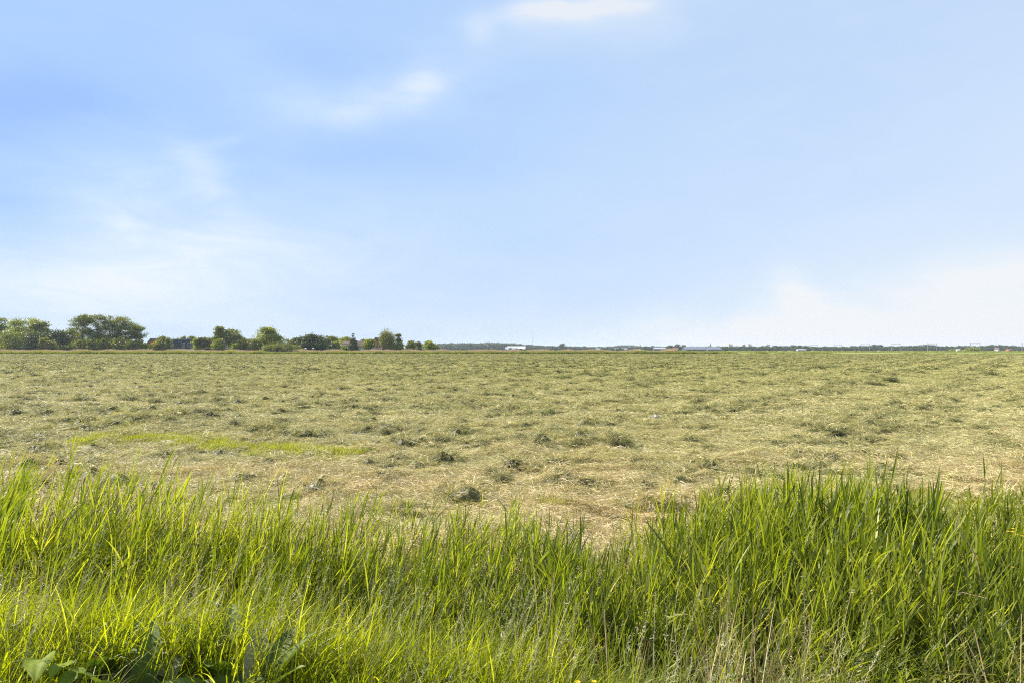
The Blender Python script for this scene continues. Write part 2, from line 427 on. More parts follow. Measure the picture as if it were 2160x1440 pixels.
def wedge_points(r, y0, y1, dens, k=.86, pad=2.0):
    """random points in the visible wedge between y0 and y1, even density"""
    A = (y1 - y0) * (k * (y0 + y1) + 2 * pad); n = int(A * dens)
    y = np.sqrt(r.uniform(0, 1, n * 2) * ((y1 + pad / k) ** 2 - (y0 + pad / k) ** 2) + (y0 + pad / k) ** 2) - pad / k
    x = r.uniform(-1, 1, n * 2) * (k * y + pad)
    return x[:n], y[:n]

def lay(name, x, y, r, meshes, s0, s1, label, flat=.1, zs=(1, 1), zoff=0.0):
    keep = (y > field_edge(x) - .25) & (y < far_edge(x) - 1)
    x, y = x[keep], y[keep]; n = len(x)
    z = zfield(x, y) + np.where(y < 9, zg(x, y), 0) + zoff
    rot = np.stack([r.normal(0, flat, n), r.normal(0, flat, n), r.uniform(0, 2 * pi, n)], -1)
    s = r.uniform(s0, s1, n); sc = np.stack([s, s, s * r.uniform(zs[0], zs[1], n)], -1)
    scatter(name, np.stack([x, y, z], -1), rot, sc, r.integers(0, len(meshes), n), meshes, label, 'cut grass')

r = np.random.default_rng(7)
P0 = [hay_patch(20 + i, 900, .55, .0042, .06, .24, .03) for i in range(4)]
P1 = [hay_patch(30 + i, 1500, .95, .007, .06, .20, .035) for i in range(4)]
P2 = [hay_patch(40 + i, 1700, 2.2, .018, .10, .32, .05) for i in range(3)]
x, y = wedge_points(r, 6.2, 20, 6.0); lay('hay_near', x, y, r, P0, .8, 1.2, 'loose straw-coloured cut grass strewn over the near edge of the mown field')
x, y = wedge_points(r, 18, 62, 2.1); lay('hay_middle', x, y, r, P1, .8, 1.3, 'loose cut grass lying over the middle of the mown field', .05)
x, y = wedge_points(r, 55, 301, .34, .84, 4); lay('hay_far', x, y, r, P2, .8, 1.3, 'cut grass covering the far half of the mown field', .02)
# small heaps everywhere, in loose rows as the tedder leaves them
TN = (.30, .42, .50, .54, .60, .66)
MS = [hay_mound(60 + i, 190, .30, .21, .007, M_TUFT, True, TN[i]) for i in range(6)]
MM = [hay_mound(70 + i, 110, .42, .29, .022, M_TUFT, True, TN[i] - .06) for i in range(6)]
def clustered(x, y, r, thr):
    row = np.cos((.8 * x - .6 * y + 3.2) * 2 * pi / 4.5 + .8 * lumps(x, y, 18, 3, 2)) * smooth01(x + .2 * y, 2, 12) * .75
    d = lumps(x, y, 3.5, 21, 3) * .7 + lumps(x, y, 15, 22, 2) * .25 + row
    return r.normal(0, .30, len(x)) + d > thr
x, y = wedge_points(r, 8.3, 60, 6.0); k = clustered(x, y, r, .14); lay('hay_wisps', x[k], y[k], r, MS, .30, 1.05, 'small low wisps of greener cut grass in the mown field', .1, (.8, 1.5))
x, y = wedge_points(r, 50, 300, 2.4, .84, 4); k = clustered(x, y, r, .12); lay('hay_wisps_far', x[k], y[k], r, MM, .3, 1.05, 'small heaps of cut grass dotting the far mown field', .05, (.7, 1.3))

# heaps one can pick out, each a thing of its own
TUFTS = [(1887,867,38,'g'),(1879,811,30,'g'),(1475,859,40,'g'),(1602,883,34,'g'),(1630,877,24,'g'),(1794,895,22,'g'),(1648,902,24,'g'),(1897,919,60,'b'),
 (1489,893,30,'g'),(1541,871,20,'g'),(1702,913,30,'g'),(1360,812,20,'g'),(1724,782,24,'g'),(1692,817,18,'g'),(1539,963,34,'g'),(1491,961,40,'g'),(1654,953,46,'g'),
 (2076,877,36,'g'),(2068,921,44,'g'),(2080,796,26,'g'),(1451,1010,46,'g'),(2108,949,48,'g'),(1365,1000,70,'b'),(677,843,36,'g'),(703,843,26,'g'),(746,855,26,'g'),
 (637,867,40,'g'),(498,905,38,'g'),(565,913,64,'b'),(816,925,34,'g'),(629,933,28,'b'),(786,881,24,'g'),(460,855,36,'g'),(478,869,24,'g'),(330,857,28,'g'),(275,853,34,'g'),
 (199,852,18,'g'),(293,875,20,'g'),(247,875,16,'g'),(24,835,34,'b'),(72,797,12,'g'),(90,803,12,'g'),(255,785,16,'g'),(392,788,14,'g'),(271,891,44,'b'),(235,903,46,'b'),
 (119,899,48,'b'),(360,899,32,'g'),(629,792,18,'g'),(693,779,14,'g'),(462,822,20,'g'),(418,827,14,'g'),(802,847,26,'g'),(56,891,36,'b'),(859,949,40,'g'),(952,915,26,'g'),
 (915,934,36,'g'),(988,936,36,'b'),(1050,941,36,'g'),(1102,939,40,'g'),(1155,956,40,'g'),(1219,952,34,'g'),(1245,945,40,'g'),(1301,954,60,'g'),(1057,1027,52,'g'),
 (1035,1012,46,'g'),(1001,1041,30,'b'),(862,981,36,'g'),(776,1024,40,'b'),(1129,909,36,'g'),(1264,905,30,'g'),(1195,806,26,'g'),(700,968,36,'b'),(1180,1030,40,'b'),
 (1830,1040,60,'b'),(1960,960,60,'b'),(2010,900,30,'g'),(1800,940,40,'b'),(1725,985,50,'b'),(600,1000,50,'b')]
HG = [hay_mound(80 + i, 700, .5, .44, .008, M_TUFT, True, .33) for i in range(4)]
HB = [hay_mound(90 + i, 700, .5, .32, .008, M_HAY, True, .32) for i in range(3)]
SPECIAL = {(1887,867):'dark round heap of green hay on the raised row at right',(1879,811):'small dark hay heap behind the round heap at right',
 (1451,1010):'big dark green hay heap just behind the reeds right of centre',(565,913):'wide low grey hay heap above the lime green turf strip',
 (498,905):'round green hay heap left of the wide low grey heap',(677,843):'darkest green hay heap of the left half, touching a smaller one',
 (703,843):'smaller hay heap touching the right side of the darkest heap at left',(637,867):'broad hay heap in front of the darkest heap at left',
 (1365,1000):'wide straw-brown hay heap left of the big dark one',(1475,859):'long ragged hay heap right of centre in the middle distance',
 (1602,883):'hay heap doubled by a neighbour behind the tall reeds',(816,925):'dark green hay heap right of the lime green turf strip',
 (1301,954):'widest green hay heap in the row at centre right',(1057,1027):'hay heap nearest to the reeds at the centre of the photo',
 (24,835):'long flat hay heap near the left edge of the photo',(2108,949):'green hay heap beside the orange dry straw at right',
 (1195,806):'flat dark hay heap at centre in the farther field',(1724,782):'hay heap farthest out on the right side of the field',
 (1897,919):'long brownish ridge of hay below the dark round heap'}
rr_ = random.Random(4)
ORD = ['first', 'second', 'third', 'fourth', 'fifth', 'sixth', 'seventh', 'eighth', 'ninth', 'tenth', 'eleventh', 'twelfth', 'thirteenth', 'fourteenth', 'fifteenth', 'sixteenth', 'seventeenth', 'eighteenth', 'nineteenth', 'twentieth', '21st', '22nd', '23rd', '24th', '25th', '26th', '27th', '28th', '29th', '30th']
BANDS = [(0, 830, 'farthest strip of the field'), (830, 880, 'middle strip of the field'), (880, 945, 'strip level with the lime turf'), (945, 2000, 'strip just behind the reeds')]
for (px, py, wpx, c) in TUFTS:
    yy = EYE * FPX / (py - 737); xx = (px - 1080) / FPX * yy
    wm = wpx / FPX * yy
    me = rr_.choice(HG if c == 'g' else HB)
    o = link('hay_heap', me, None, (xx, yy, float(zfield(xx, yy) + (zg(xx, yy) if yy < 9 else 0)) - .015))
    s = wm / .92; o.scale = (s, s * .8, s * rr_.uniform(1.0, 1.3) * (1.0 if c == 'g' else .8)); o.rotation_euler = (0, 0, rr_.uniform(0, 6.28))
    lo, hi, wh = [b for b in BANDS if b[0] <= py < b[1]][0]
    rk = sorted(t[0] for t in TUFTS if lo <= t[1] < hi).index(px)
    lab = SPECIAL.get((px, py)) or ('%s hay heap, %s from the left in the %s' % ('greenish' if c == 'g' else 'straw-brown', ORD[rk], wh))
    tag(o, lab, 'hay heap', 'heaps of cut grass left on the mown field')

# pinkish dry straw at the right edge
M_STRAW = leaf_mat('dry_orange_straw', [(0, (.36, .20, .10)), (.5, (.62, .36, .20)), (1, (.78, .55, .38))], (1, .9, .7), .2, .6, .2, .1)
for (px, py, wpx, hs, lab) in ((2148, 945, 58, .55, 'bright orange heap of dry straw at the right edge'), (2120, 914, 36, .35, 'pale pinkish heap of dry straw behind the bright orange one')):
    yy = EYE * FPX / (py - 737); xx = (px - 1080) / FPX * yy
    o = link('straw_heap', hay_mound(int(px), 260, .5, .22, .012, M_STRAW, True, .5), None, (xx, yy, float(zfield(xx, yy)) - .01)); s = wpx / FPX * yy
    o.scale = (s, s * .7, s * hs * 1.6); tag(o, lab, 'straw heap', 'heaps of dry straw')

# ------------------------------------------------------------------ lime green turf strips left standing in the field
LIME = [(0, (.15, .17, .015)), (.4, (.29, .30, .03)), (.7, (.42, .40, .06)), (1, (.55, .48, .14))]
M_TURF = leaf_mat('fresh_turf', LIME, (1.2, 1.3, .3), .45, .45, .3, .3)
def turf_clump(seed, n=60, rad=.16, l0=.04, l1=.12, wd=.006):
    r = np.random.default_rng(seed); q = rad * np.sqrt(r.uniform(0, 1, n)); th = r.uniform(0, 2 * pi, n)
    b = np.stack([q * np.cos(th), q * np.sin(th), 0 * q], -1)
    v, f, al, _ = ribbons(b, r.uniform(0, 2 * pi, n), r.uniform(.7, 1.5, n), r.uniform(l0, l1, n), wd * r.uniform(.7, 1.3, n), r.uniform(.1, 1.2, n), 3)
    B = Buf(); B.add(v, f, np.repeat(r.uniform(0.1, .9, n), 8), al); return B.mesh('turf_clump', M_TURF)
TC = [turf_clump(100 + i) for i in range(4)]
pts = []
r = np.random.default_rng(12)
for (pxa, pya, pxb, pyb, th, n, p) in ((200, 934, 430, 938, .38, 700, 1), (370, 938, 720, 970, .34, 820, 1), (150, 905, 330, 905, .4, 60, 1), (1060, 1074, 1160, 1080, .14, 22, 1),
                                    (1900, 1068, 2160, 1085, .35, 160, 1), (100, 880, 420, 886, .9, 70, 1), (0, 915, 130, 915, .3, 20, 1)):
    def W_(px, py): yy = EYE * FPX / (py - 737); return np.array([(px - 1080) / FPX * yy, yy])
    A, Bq = W_(pxa, pya), W_(pxb, pyb); t = r.uniform(0, 1, n); d = r.normal(0, th, n)
    q = A[None] + (Bq - A)[None] * t[:, None]; q[:, 1] += d; q[:, 0] += r.normal(0, .2, n)
    q = q[(lumps(q[:, 0], q[:, 1], 1.1, 31, 3) + r.normal(0, .22, n)) > -.05]
    pts.append(q)
q = np.concatenate(pts)
scatter('turf', np.stack([q[:, 0], q[:, 1], zfield(q[:, 0], q[:, 1]) + .035], -1), np.stack([0 * q[:, 0], 0 * q[:, 0], r.uniform(0, 6.28, len(q))], -1), r.uniform(.7, 1.5, len(q)),
        r.integers(0, 4, len(q)), TC, 'short lime green turf showing through between the strewn hay', 'turf')

# ------------------------------------------------------------------ reeds in the ditch
REED = [(0, (.045, .060, .008)), (.35, (.11, .14, .015)), (.65, (.235, .26, .028)), (1, (.42, .39, .08))]
M_REED = leaf_mat('reed_leaf', REED, (1.5, 1.6, .35), .50, .48, .4, .3, (0.7, .5))
M_STEM = leaf_mat('reed_stem', [(0, (.07, .10, .02)), (.5, (.15, .19, .035)), (1, (.28, .27, .09))], (1, 1, .4), .12, .5, .4, .3, None, (0.0, .5, (.20, .15, .07)))
M_DRY = leaf_mat('dead_reed', [(0, (.18, .12, .06)), (.5, (.36, .26, .13)), (1, (.55, .45, .27))], (1, .9, .5), .2, .6, .3, .3)

def reed_plant(seed, H=1.5, small=False):
    """one stalk with alternating lance leaves, blown towards +x; unit height H"""
    r = np.random.default_rng(seed); B = Buf()
    lean = r.normal(.05, .045); leany = r.normal(0, .04)
    t = np.linspace(0, 1, 8)
    st = np.stack([lean * H * t ** 1.8 + .01 * np.sin(t * 7 + seed), leany * H * t ** 1.8, H * .86 * t], -1)
    v, f = tube(st, .0032 * (1 - .65 * t) + .0006, 3)
    B.add(v, f, r.uniform(.2, .8), np.repeat(t, 3)); 
    stem = B.mesh('reed_stem', M_STEM)
    B = Buf(); n = r.integers(8, 12)
    tt = np.sort(r.uniform(.36, .97, n)); tt[-1] = .99; tt[-2] = .95
    b = np.stack([np.interp(tt, t, st[:, k]) for k in range(3)], -1)
    side = np.where(np.arange(n) % 2 == 0, 0, pi) + r.uniform(0, 2 * pi)
    az = side + r.normal(0, .5, n)
    # wind pulls azimuths towards +x
    az = np.arctan2(np.sin(az) * .75, np.cos(az) * .75 + .42)
    L = r.uniform(.22, .42, n) * np.interp(tt, [0, .4, .9, 1], [.6, 1.05, 1, .75]); Wd = r.uniform(.011, .020, n) * np.interp(tt, [0, .8, 1], [1, 1, .7])
    el = np.interp(tt, [0, .5, .9, 1], [.95, 1.05, 1.25, 1.42]) + r.normal(0, .13, n)
    cv = r.uniform(.05, .75, n) * np.interp(tt, [0, .8, 1], [1.4, .9, .25])
    droop = r.uniform(0, 1, n) < .1; cv[droop] += r.uniform(.6, 1.4, droop.sum())
    tw = r.uniform(-.9, .9, n)
    v, f, al, _ = ribbons(b, az, el, L, Wd, cv, 6, r.normal(0, .25, n), tw, 'lance', 1.4)
    B.add(v, f, np.repeat(np.clip(r.normal(.5, .2) + r.normal(0, .13, n), 0, 1), 14), al)
    leaf = B.mesh('reed_leaves', M_REED)
    # join as one mesh with two materials
    bm = bmesh.new(); bm.from_mesh(stem); bm.from_mesh(leaf)
    me = bpy.data.meshes.new('reed_plant'); nst = len(stem.polygons); bm.to_mesh(me); bm.free()
    me.materials.append(M_STEM); me.materials.append(M_REED)
    mi = np.ones(len(me.polygons), np.int32); mi[:nst] = 0; me.polygons.foreach_set('material_index', mi)
    return me
RP = [reed_plant(200 + i) for i in range(16)]

SKX = [-200, 0, 200, 350, 500, 700, 850, 1000, 1100, 1160, 1210, 1250, 1300, 1345, 1390, 1430, 1560, 1700, 1850, 1920, 1965, 2010, 2060, 2110, 2160, 2300]
SKY_ = [962, 966, 980, 1006, 1045, 1062, 1075, 1085, 1100, 1112, 1150, 1165, 1150, 1110, 1085, 1072, 1035, 1000, 1002, 1035, 1085, 1080, 1065, 1075, 1040, 1010]
YR = 5.7
SKXW = (np.array(SKX) - 1080) / FPX * YR; SKZW = EYE - (np.array(SKY_) - 737) / FPX * YR
def reed_top(x): return np.interp(x, SKXW, SKZW)

def plant_reeds():
    r = np.random.default_rng(33); P = []
    # main bed
    n = 11500
    x = r.uniform(-5.6, 5.8, n); y = r.uniform(2.6, 6.7, n)
    left = x < -0.9
    near_lim = np.interp(x, [-6, -3, -1.6, -.8, -.2, 2, 6], [4.9, 4.7, 4.2, 3.3, 2.9, 2.8, 2.8])
    k = y > near_lim + r.normal(0, .2, n)
    # thinner towards the field side, gap where the dark hole is
    hole = np.exp(-(((x - .64) / .18) ** 2 + ((y - 6.05) / .30) ** 2))
    k &= r.uniform(0, 1, n) > hole * 1.1
    hole2 = np.exp(-(((x - 3.05) / .20) ** 2 + ((y - 5.1) / .6) ** 2))
    k &= r.uniform(0, 1, n) > hole2 * .9
    dens = np.interp(x, [-6, -2.5, -1, .2, 6], [.26, .26, .48, .95, 1.0]) * np.interp(y, [3, 4.2, 6.2, 6.7], [.55, .9, 1, .5])
    clump = lumps(x, y, 1.1, 44, 2)
    k &= r.uniform(0, 1, n) < dens * (0.85 + .35 * clump)
    x, y = x[k], y[k]; n = len(x)
    z = zg(x, y)
    top = reed_top(x) + .16 * np.exp(-(((x - .6) / .5) ** 2)) * (y < 5.2) + .07 * lumps(x, y, .9, 45, 2) - .20 * np.clip(5.4 - y, 0, 3) + r.normal(-.19, .10, n)
    H = np.clip(top - z, .35, 2.0)
    s = H / 1.42
    sxy = np.clip(s, .62, 1.12) * r.uniform(.85, 1.2, n) * np.interp(x, [-3, .5], [.72, 1])
    rot = np.stack([r.normal(0, .06, n), r.normal(0, .08, n) + np.interp(x, [-5, -1, 2], [.26, .14, .05]), r.normal(0, .6, n)], -1)
    scatter('reeds', np.stack([x, y, z], -1), rot, np.stack([sxy, sxy, s], -1), r.integers(0, len(RP), n), RP,
            'dense bed of fresh green reeds growing in the ditch', 'reeds')
    print('reeds', n)
plant_reeds()

# dead stalks and litter standing among the reeds
def dead_clump(seed):
    r = np.random.default_rng(seed); n = 16
    b = np.stack([r.uniform(-.15, .15, n), r.uniform(-.15, .15, n), 0 * r.uniform(0, 1, n)], -1)
    v, f, al, _ = ribbons(b, r.uniform(0, 2 * pi, n), np.clip(r.normal(1.4, .16, n), .8, 1.57), r.uniform(.25, .8, n), r.uniform(.003, .007, n), r.uniform(-.1, .35, n), 4, r.normal(0, .3, n), r.uniform(-1, 1, n), 'straw')
    B = Buf(); B.add(v, f, np.repeat(r.uniform(0, 1, n), 10), al); return B.mesh('dead_stalks', M_DRY)
DC = [dead_clump(300 + i) for i in range(5)]
r = np.random.default_rng(35); n = 300
x = r.uniform(-5, 5.4, n); y = np.interp(r.uniform(0, 1, n), [0, 1], [3.2, 6.7])
k = (x > -1.2) | (y > 5.2); k &= r.uniform(0, 1, n) < np.interp(x, [-5, 0, 2, 5.4], [.2, .4, .7, 1])
x, y = x[k], y[k]; n = len(x)
scatter('dead_stalks', np.stack([x, y, zg(x, y)], -1), np.stack([r.normal(0, .15, n), r.normal(.1, .15, n), r.uniform(0, 6.28, n)], -1), r.uniform(.7, 1.25, n), r.integers(0, 5, n), DC,
        'last year\'s dead brown stalks standing low among the reeds', 'dead stalks')

# ------------------------------------------------------------------ tall meadow grass on the near bank
GR = [(0, (.050, .066, .006)), (.35, (.165, .192, .012)), (.65, (.31, .335, .020)), (1, (.50, .48, .10))]
M_GRASS = leaf_mat('bank_grass', GR, (1.5, 1.55, .26), .54, .45, .4, .3, (0.8, .45))
M_SEED = leaf_mat('grass_seed_heads', [(0, (.22, .22, .10)), (.5, (.38, .36, .18)), (1, (.58, .54, .34))], (1, .9, .6), .25, .6, .2, .3)
def grass_clump(seed, n, l0, l1, wd, lean=.35, arch=1.0, rad=.10):
    r = np.random.default_rng(seed); q = rad * np.sqrt(r.uniform(0, 1, n)); th = r.uniform(0, 2 * pi, n)
    b = np.stack([q * np.cos(th), q * np.sin(th), 0 * q - .01], -1)
    az = r.uniform(0, 2 * pi, n); az = np.arctan2(np.sin(az), np.cos(az) + lean * 2)
    L = r.uniform(l0, l1, n)
    el = np.clip(r.normal(1.30, .15, n), .6, 1.57)
    cv = np.abs(r.normal(.55, .5, n)) * arch; k = r.uniform(0, 1, n) < .25; cv[k] += r.uniform(.6, 1.6, k.sum())
    v, f, al, _ = ribbons(b, az, el, L, wd * r.uniform(.6, 1.5, n), cv, 7, r.normal(0, .4, n), r.uniform(-.9, .9, n), 'blade', 2.4)
    B = Buf(); B.add(v, f, np.repeat(np.clip(r.normal(.48, .30, n), 0, 1), 16), al); return B.mesh('grass_clump', M_GRASS)
GC = [grass_clump(400 + i, 34, .28, .74, .0078) for i in range(8)]
GW = [grass_clump(420 + i, 14, .45, .85, .012, .5, 1.1, .08) for i in range(5)]
def culm(seed):
    r = np.random.default_rng(seed); B = Buf(); n = 7
    b = np.stack([r.uniform(-.1, .1, n), r.uniform(-.1, .1, n), 0 * r.uniform(0, 1, n)], -1)
    az = r.normal(0, .9, n); el = r.normal(1.42, .07, n); L = r.uniform(.65, .95, n); cv = r.uniform(.1, .5, n)
    v, f, al, pos = ribbons(b, az, el, L, np.full(n, .0024), cv, 7, None, r.uniform(-1, 1, n), 'straw', 3)
    B.add(v, f, np.repeat(r.uniform(.2, .8, n), 16), al)
    for i in range(n):      # loose panicle of small spikelets
        m = 26; t = r.uniform(.76, 1, m)
        p = np.stack([np.interp(t, np.linspace(0, 1, 8), pos[i, :, k]) for k in range(3)], -1)
        v, f, al, _ = ribbons(p, r.uniform(0, 2 * pi, m), r.uniform(-.2, 1.2, m), r.uniform(.012, .04, m) * (1.4 - t), np.full(m, .0035), r.uniform(0, 1.2, m), 2, None, r.uniform(-1, 1, m), 'spike')
        B.add(v, f, r.uniform(.2, .9), al)
    return B.mesh('grass_culms', M_SEED)
CU = [culm(440 + i) for i in range(5)]

def bank_points(r, n, limit=0.0):
    x = r.uniform(-5.4, 5.0, n); y = r.uniform(1.6, 6.6, n)
    lim = np.interp(x, [-6, -3, -1.5, -.5, .2, 1, 3, 6], [6.5, 6.3, 5.9, 5.0, 3.9, 3.2, 2.75, 2.7]) + limit
    k = (y < lim + r.normal(0, .25, n)) & (np.abs(x) < .9 * y + .6)
    return x[k], y[k]
DOCKS = [(-1.80, 3.32), (-1.52, 3.62), (-1.28, 3.42), (-2.14, 3.55)]
def thin_docks(x, y, r, s=.24, d=.9):
    k = r.uniform(0, 1, len(x)) > 1.1 * np.exp(-(((x + 1.05) / .34) ** 2 + ((y - 3.05) / .36) ** 2) ** 2)
    for (a, b) in DOCKS + [(-1.93, 2.74)]: k &= r.uniform(0, 1, len(x)) > d * np.exp(-(((x - a * .96) / s) ** 2 + ((y - b + .28) / (s * 1.6)) ** 2))
    return k
r = np.random.default_rng(50)
x, y = bank_points(r, 6800); k = thin_docks(x, y, r); x, y = x[k], y[k]; n = len(x)
# grass gets taller away from the camera, lower close by
hs = np.interp(y, [1.6, 3.2, 4.2, 6.4], [.55, .72, 1.05, 1.42]) * r.uniform(.75, 1.2, n) * (1 + .18 * lumps(x, y, 1.3, 51, 2))
hs = np.minimum(hs, np.where(y < 2.6, .62, 9))
scatter('grass', np.stack([x, y, zg(x, y)], -1), np.stack([r.normal(0, .07, n), r.normal(.15, .1, n), r.normal(0, .7, n)], -1), np.stack([np.clip(hs, .8, 1.1), np.clip(hs, .8, 1.1), hs], -1),
        r.integers(0, 8, n), GC, 'fine lime green grass with arching tips on the near bank', 'grass')
print('grass', n)
x, y = bank_points(r, 2000); k = (y > 2.3) & thin_docks(x, y, r); x, y = x[k], y[k]; n = len(x); hs = np.interp(y, [2.3, 2.7, 4, 6.4], [.55, .65, .9, 1.15]) * r.uniform(.8, 1.2, n)
scatter('broad_grass', np.stack([x, y, zg(x, y)], -1), np.stack([r.normal(0, .08, n), r.normal(.14, .1, n), r.normal(0, .6, n)], -1), hs, r.integers(0, 5, n), GW,
        'broad-bladed yellow-green grass leaning right among the fine grass', 'grass')
x, y = bank_points(r, 650); k = (y > 2.9) & thin_docks(x, y, r, .3, 1); x, y = x[k], y[k]; n = len(x)
scatter('seeding_grass', np.stack([x, y, zg(x, y)], -1), np.stack([r.normal(0, .05, n), r.normal(.08, .08, n), r.normal(0, .5, n)], -1), r.uniform(.8, 1.1, n), r.integers(0, 5, n), CU,
        'thin flowering grass stems with pale seed heads on the near bank', 'grass')
# low grass along the far lip of the ditch
n = 420; x = r.uniform(-5.6, 5.8, n); y = field_edge(x) - r.uniform(-.05, .5, n); k = r.uniform(0, 1, n) < np.interp(x, [-6, 0, .4, 1.2, 2, 6], [1, .9, .35, .3, .8, .9]); x, y = x[k], y[k]; n = len(x)
scatter('edge_grass', np.stack([x, y, zg(x, y)], -1), np.stack([r.normal(0, .1, n), r.normal(.08, .1, n), r.uniform(0, 6.28, n)], -1), r.uniform(.35, .75, n), r.integers(0, 8, n), GC,
        'low green grass along the far lip of the ditch', 'grass')


# ------------------------------------------------------------------ plants one can single out on the bank
M_DOCK = leaf_mat('dock_leaf', [(0, (.05, .085, .015)), (.5, (.12, .17, .03)), (1, (.22, .26, .07))], (1.3, 1.4, .4), .3, .6, .2, .1)
M_DOCKP = leaf_mat('dock_leaf_dry', [(0, (.22, .22, .12)), (.5, (.30, .29, .17)), (1, (.38, .36, .23))], (1, .95, .6), .25, .75, .12, .1)
def broad_leaf(name, parent, az, el, L, Wd, curv, mat, seed, wavy=.05, z0=.0, lobed=0):
    """a broad leaf with a midrib fold and wavy edge, on a short stalk"""
    r = np.random.default_rng(seed); nu, nv = 12, 4
    t = np.linspace(0, 1, nu + 1); e = el - curv * t ** 1.4
    step = L / nu; cx = np.concatenate([[0], np.cumsum(np.cos(e[:-1]) * step)]); cz = np.concatenate([[0], np.cumsum(np.sin(e[:-1]) * step)])
    p = np.interp(t, [0, .18, .2, .3, .5, .75, .95, 1], [.05, .05, .5, .9, 1, .8, .25, .03])
    if lobed: p = np.interp(t, [0, .72, .74, .8, .88, .95, 1], [.04, .04, .75, 1, 1, .7, .2])
    v = []
    for i in range(nu + 1):
        for j in range(-nv, nv + 1):
            s = j / nv; w = Wd / 2 * p[i]
            if lobed: w *= 1 + .25 * sin(i * lobed)
            zz = abs(s) * w * .35 + wavy * w * sin(i * 1.1 + s * 3 + seed) * abs(s)
            x = cx[i] - sin(e[i]) * zz; z = cz[i] + cos(e[i]) * zz
            v.append((x * cos(az) - s * w * sin(az), x * sin(az) + s * w * cos(az), z + z0))
    k = 2 * nv + 1; f = [(i * k + j, i * k + j + 1, (i + 1) * k + j + 1, (i + 1) * k + j) for i in range(nu) for j in range(k - 1)]
    me = mesh_np(name, v, f, mat, np.full(len(v), r.uniform(.2, .9)), np.repeat(t, k), True)
    return link(name, me, parent)
DL = ['dock with a wide curled pale dry leaf, between fine grass at the bottom left', 'dock with pale leaves held up in the grass, right and above the dry-leaved one',
      'dock lowest of the pale-leaved ones, above the dark hollow in the grass', 'dark green dock half in shade, leftmost of the four docks']
DP = [(1, 3), (1, 4), (2, 5), (0,)]
for i, (a, b) in enumerate(DOCKS):
    r = np.random.default_rng(600 + i); z = float(zg(a, b))
    root = empty('dock_plant', (a, b, z - .02)); tag(root, DL[i], 'dock plant', 'dock plants in the bank grass')
    nl = 8
    for j in range(nl):
        dry = (j in DP[i])
        broad_leaf('leaf', root, r.uniform(0, .6) + j * 2 * pi / nl, r.uniform(.8, 1.3), r.uniform(.46, .60), r.uniform(.12, .17), r.uniform(.6, 1.3), M_DOCKP if dry else M_DOCK, 610 + i * 20 + j)
root = empty('lobed_leaf_plant', (-1.93, 2.74, float(zg(-1.93, 2.74)) - .02)); tag(root, 'bright green plant with rounded lobed leaves in the bottom left corner', 'leafy plant')
M_LOBE = leaf_mat('lobed_leaf', [(0, (.13, .19, .015)), (1, (.30, .36, .04))], (1.3, 1.4, .3), .45, .65, .15, .2)
r = np.random.default_rng(70)
for j in range(22):
    broad_leaf('leaf', root, j * 2.4 + r.uniform(-.3, .3), r.uniform(1.25, 1.55), r.uniform(.52, .78), r.uniform(.07, .11), r.uniform(1.5, 2.4), M_LOBE, 700 + j, .3, 0, 1.9)

def at(px, py, d): return Vector(((px - 1080) / FPX * d, d, EYE - (py - 737) / FPX * d))
# foxtail grass: stem and dense cylindrical flower spike
M_SPIKE = plain('foxtail_spike', (.30, .22, .17), .9, .25, 60)
M_FST = leaf_mat('foxtail_stem', GR, (1, 1, .4), .2, .5, .3, .2)
FX = [(178,1020),(211,1032),(204,1062),(174,1066),(246,1050),(300,1046),(322,1036),(279,1040),(318,1060),(343,1066),(356,1040),(281,1078),(268,1085),(302,1072),(195,1085),(248,1082),(371,1062),(341,1092),(388,1115),(139,1107),(188,1143),(326,1032),(1035,1240),(985,1255)]
for i, (px, py) in enumerate(FX):
    r = np.random.default_rng(800 + i); d = r.uniform(4.6, 5.3) if px < 900 else 4.3
    top = at(px, py, d); bx, by = top.x - r.uniform(.08, .3), top.y + r.uniform(-.1, .1); bz = float(zg(bx, by))
    root = empty('foxtail_grass', (bx, by, bz))
    tag(root, 'foxtail grass with a brownish cylindrical flower head at the left bank' if px < 900 else 'lone foxtail grass with a brown head among the central reeds', 'foxtail grass', 'foxtail grasses' if px < 900 else 'foxtails in the central reeds', 'thing')
    t = np.linspace(0, 1, 8); D = top - Vector((bx, by, bz))
    pts = np.stack([D.x * t ** 1.9, D.y * t, D.z * t], -1)
    v, f = tube(pts, np.full(8, .0013), 3); link('stem', mesh_np('stem', v, f, M_FST, np.full(len(v), r.uniform(.3, .8)), np.repeat(t, 3)), root)
    dr = pts[-1] - pts[-2]; dr /= np.linalg.norm(dr); L = r.uniform(.055, .085); t = np.linspace(0, 1, 8)
    sp_ = pts[-1][None] + dr[None] * (t * L)[:, None] + np.array([.25, 0, 0])[None] * (t ** 2 * L)[:, None]
    v, f = tube(sp_, .0042 * np.interp(t, [0, .12, .8, 1], [.4, 1, .8, .15]), 6)
    v = v * (1) + np.random.default_rng(i).normal(0, .0004, v.shape); link('flower_spike', mesh_np('flower_spike', v, f, M_SPIKE, smooth=True), root)

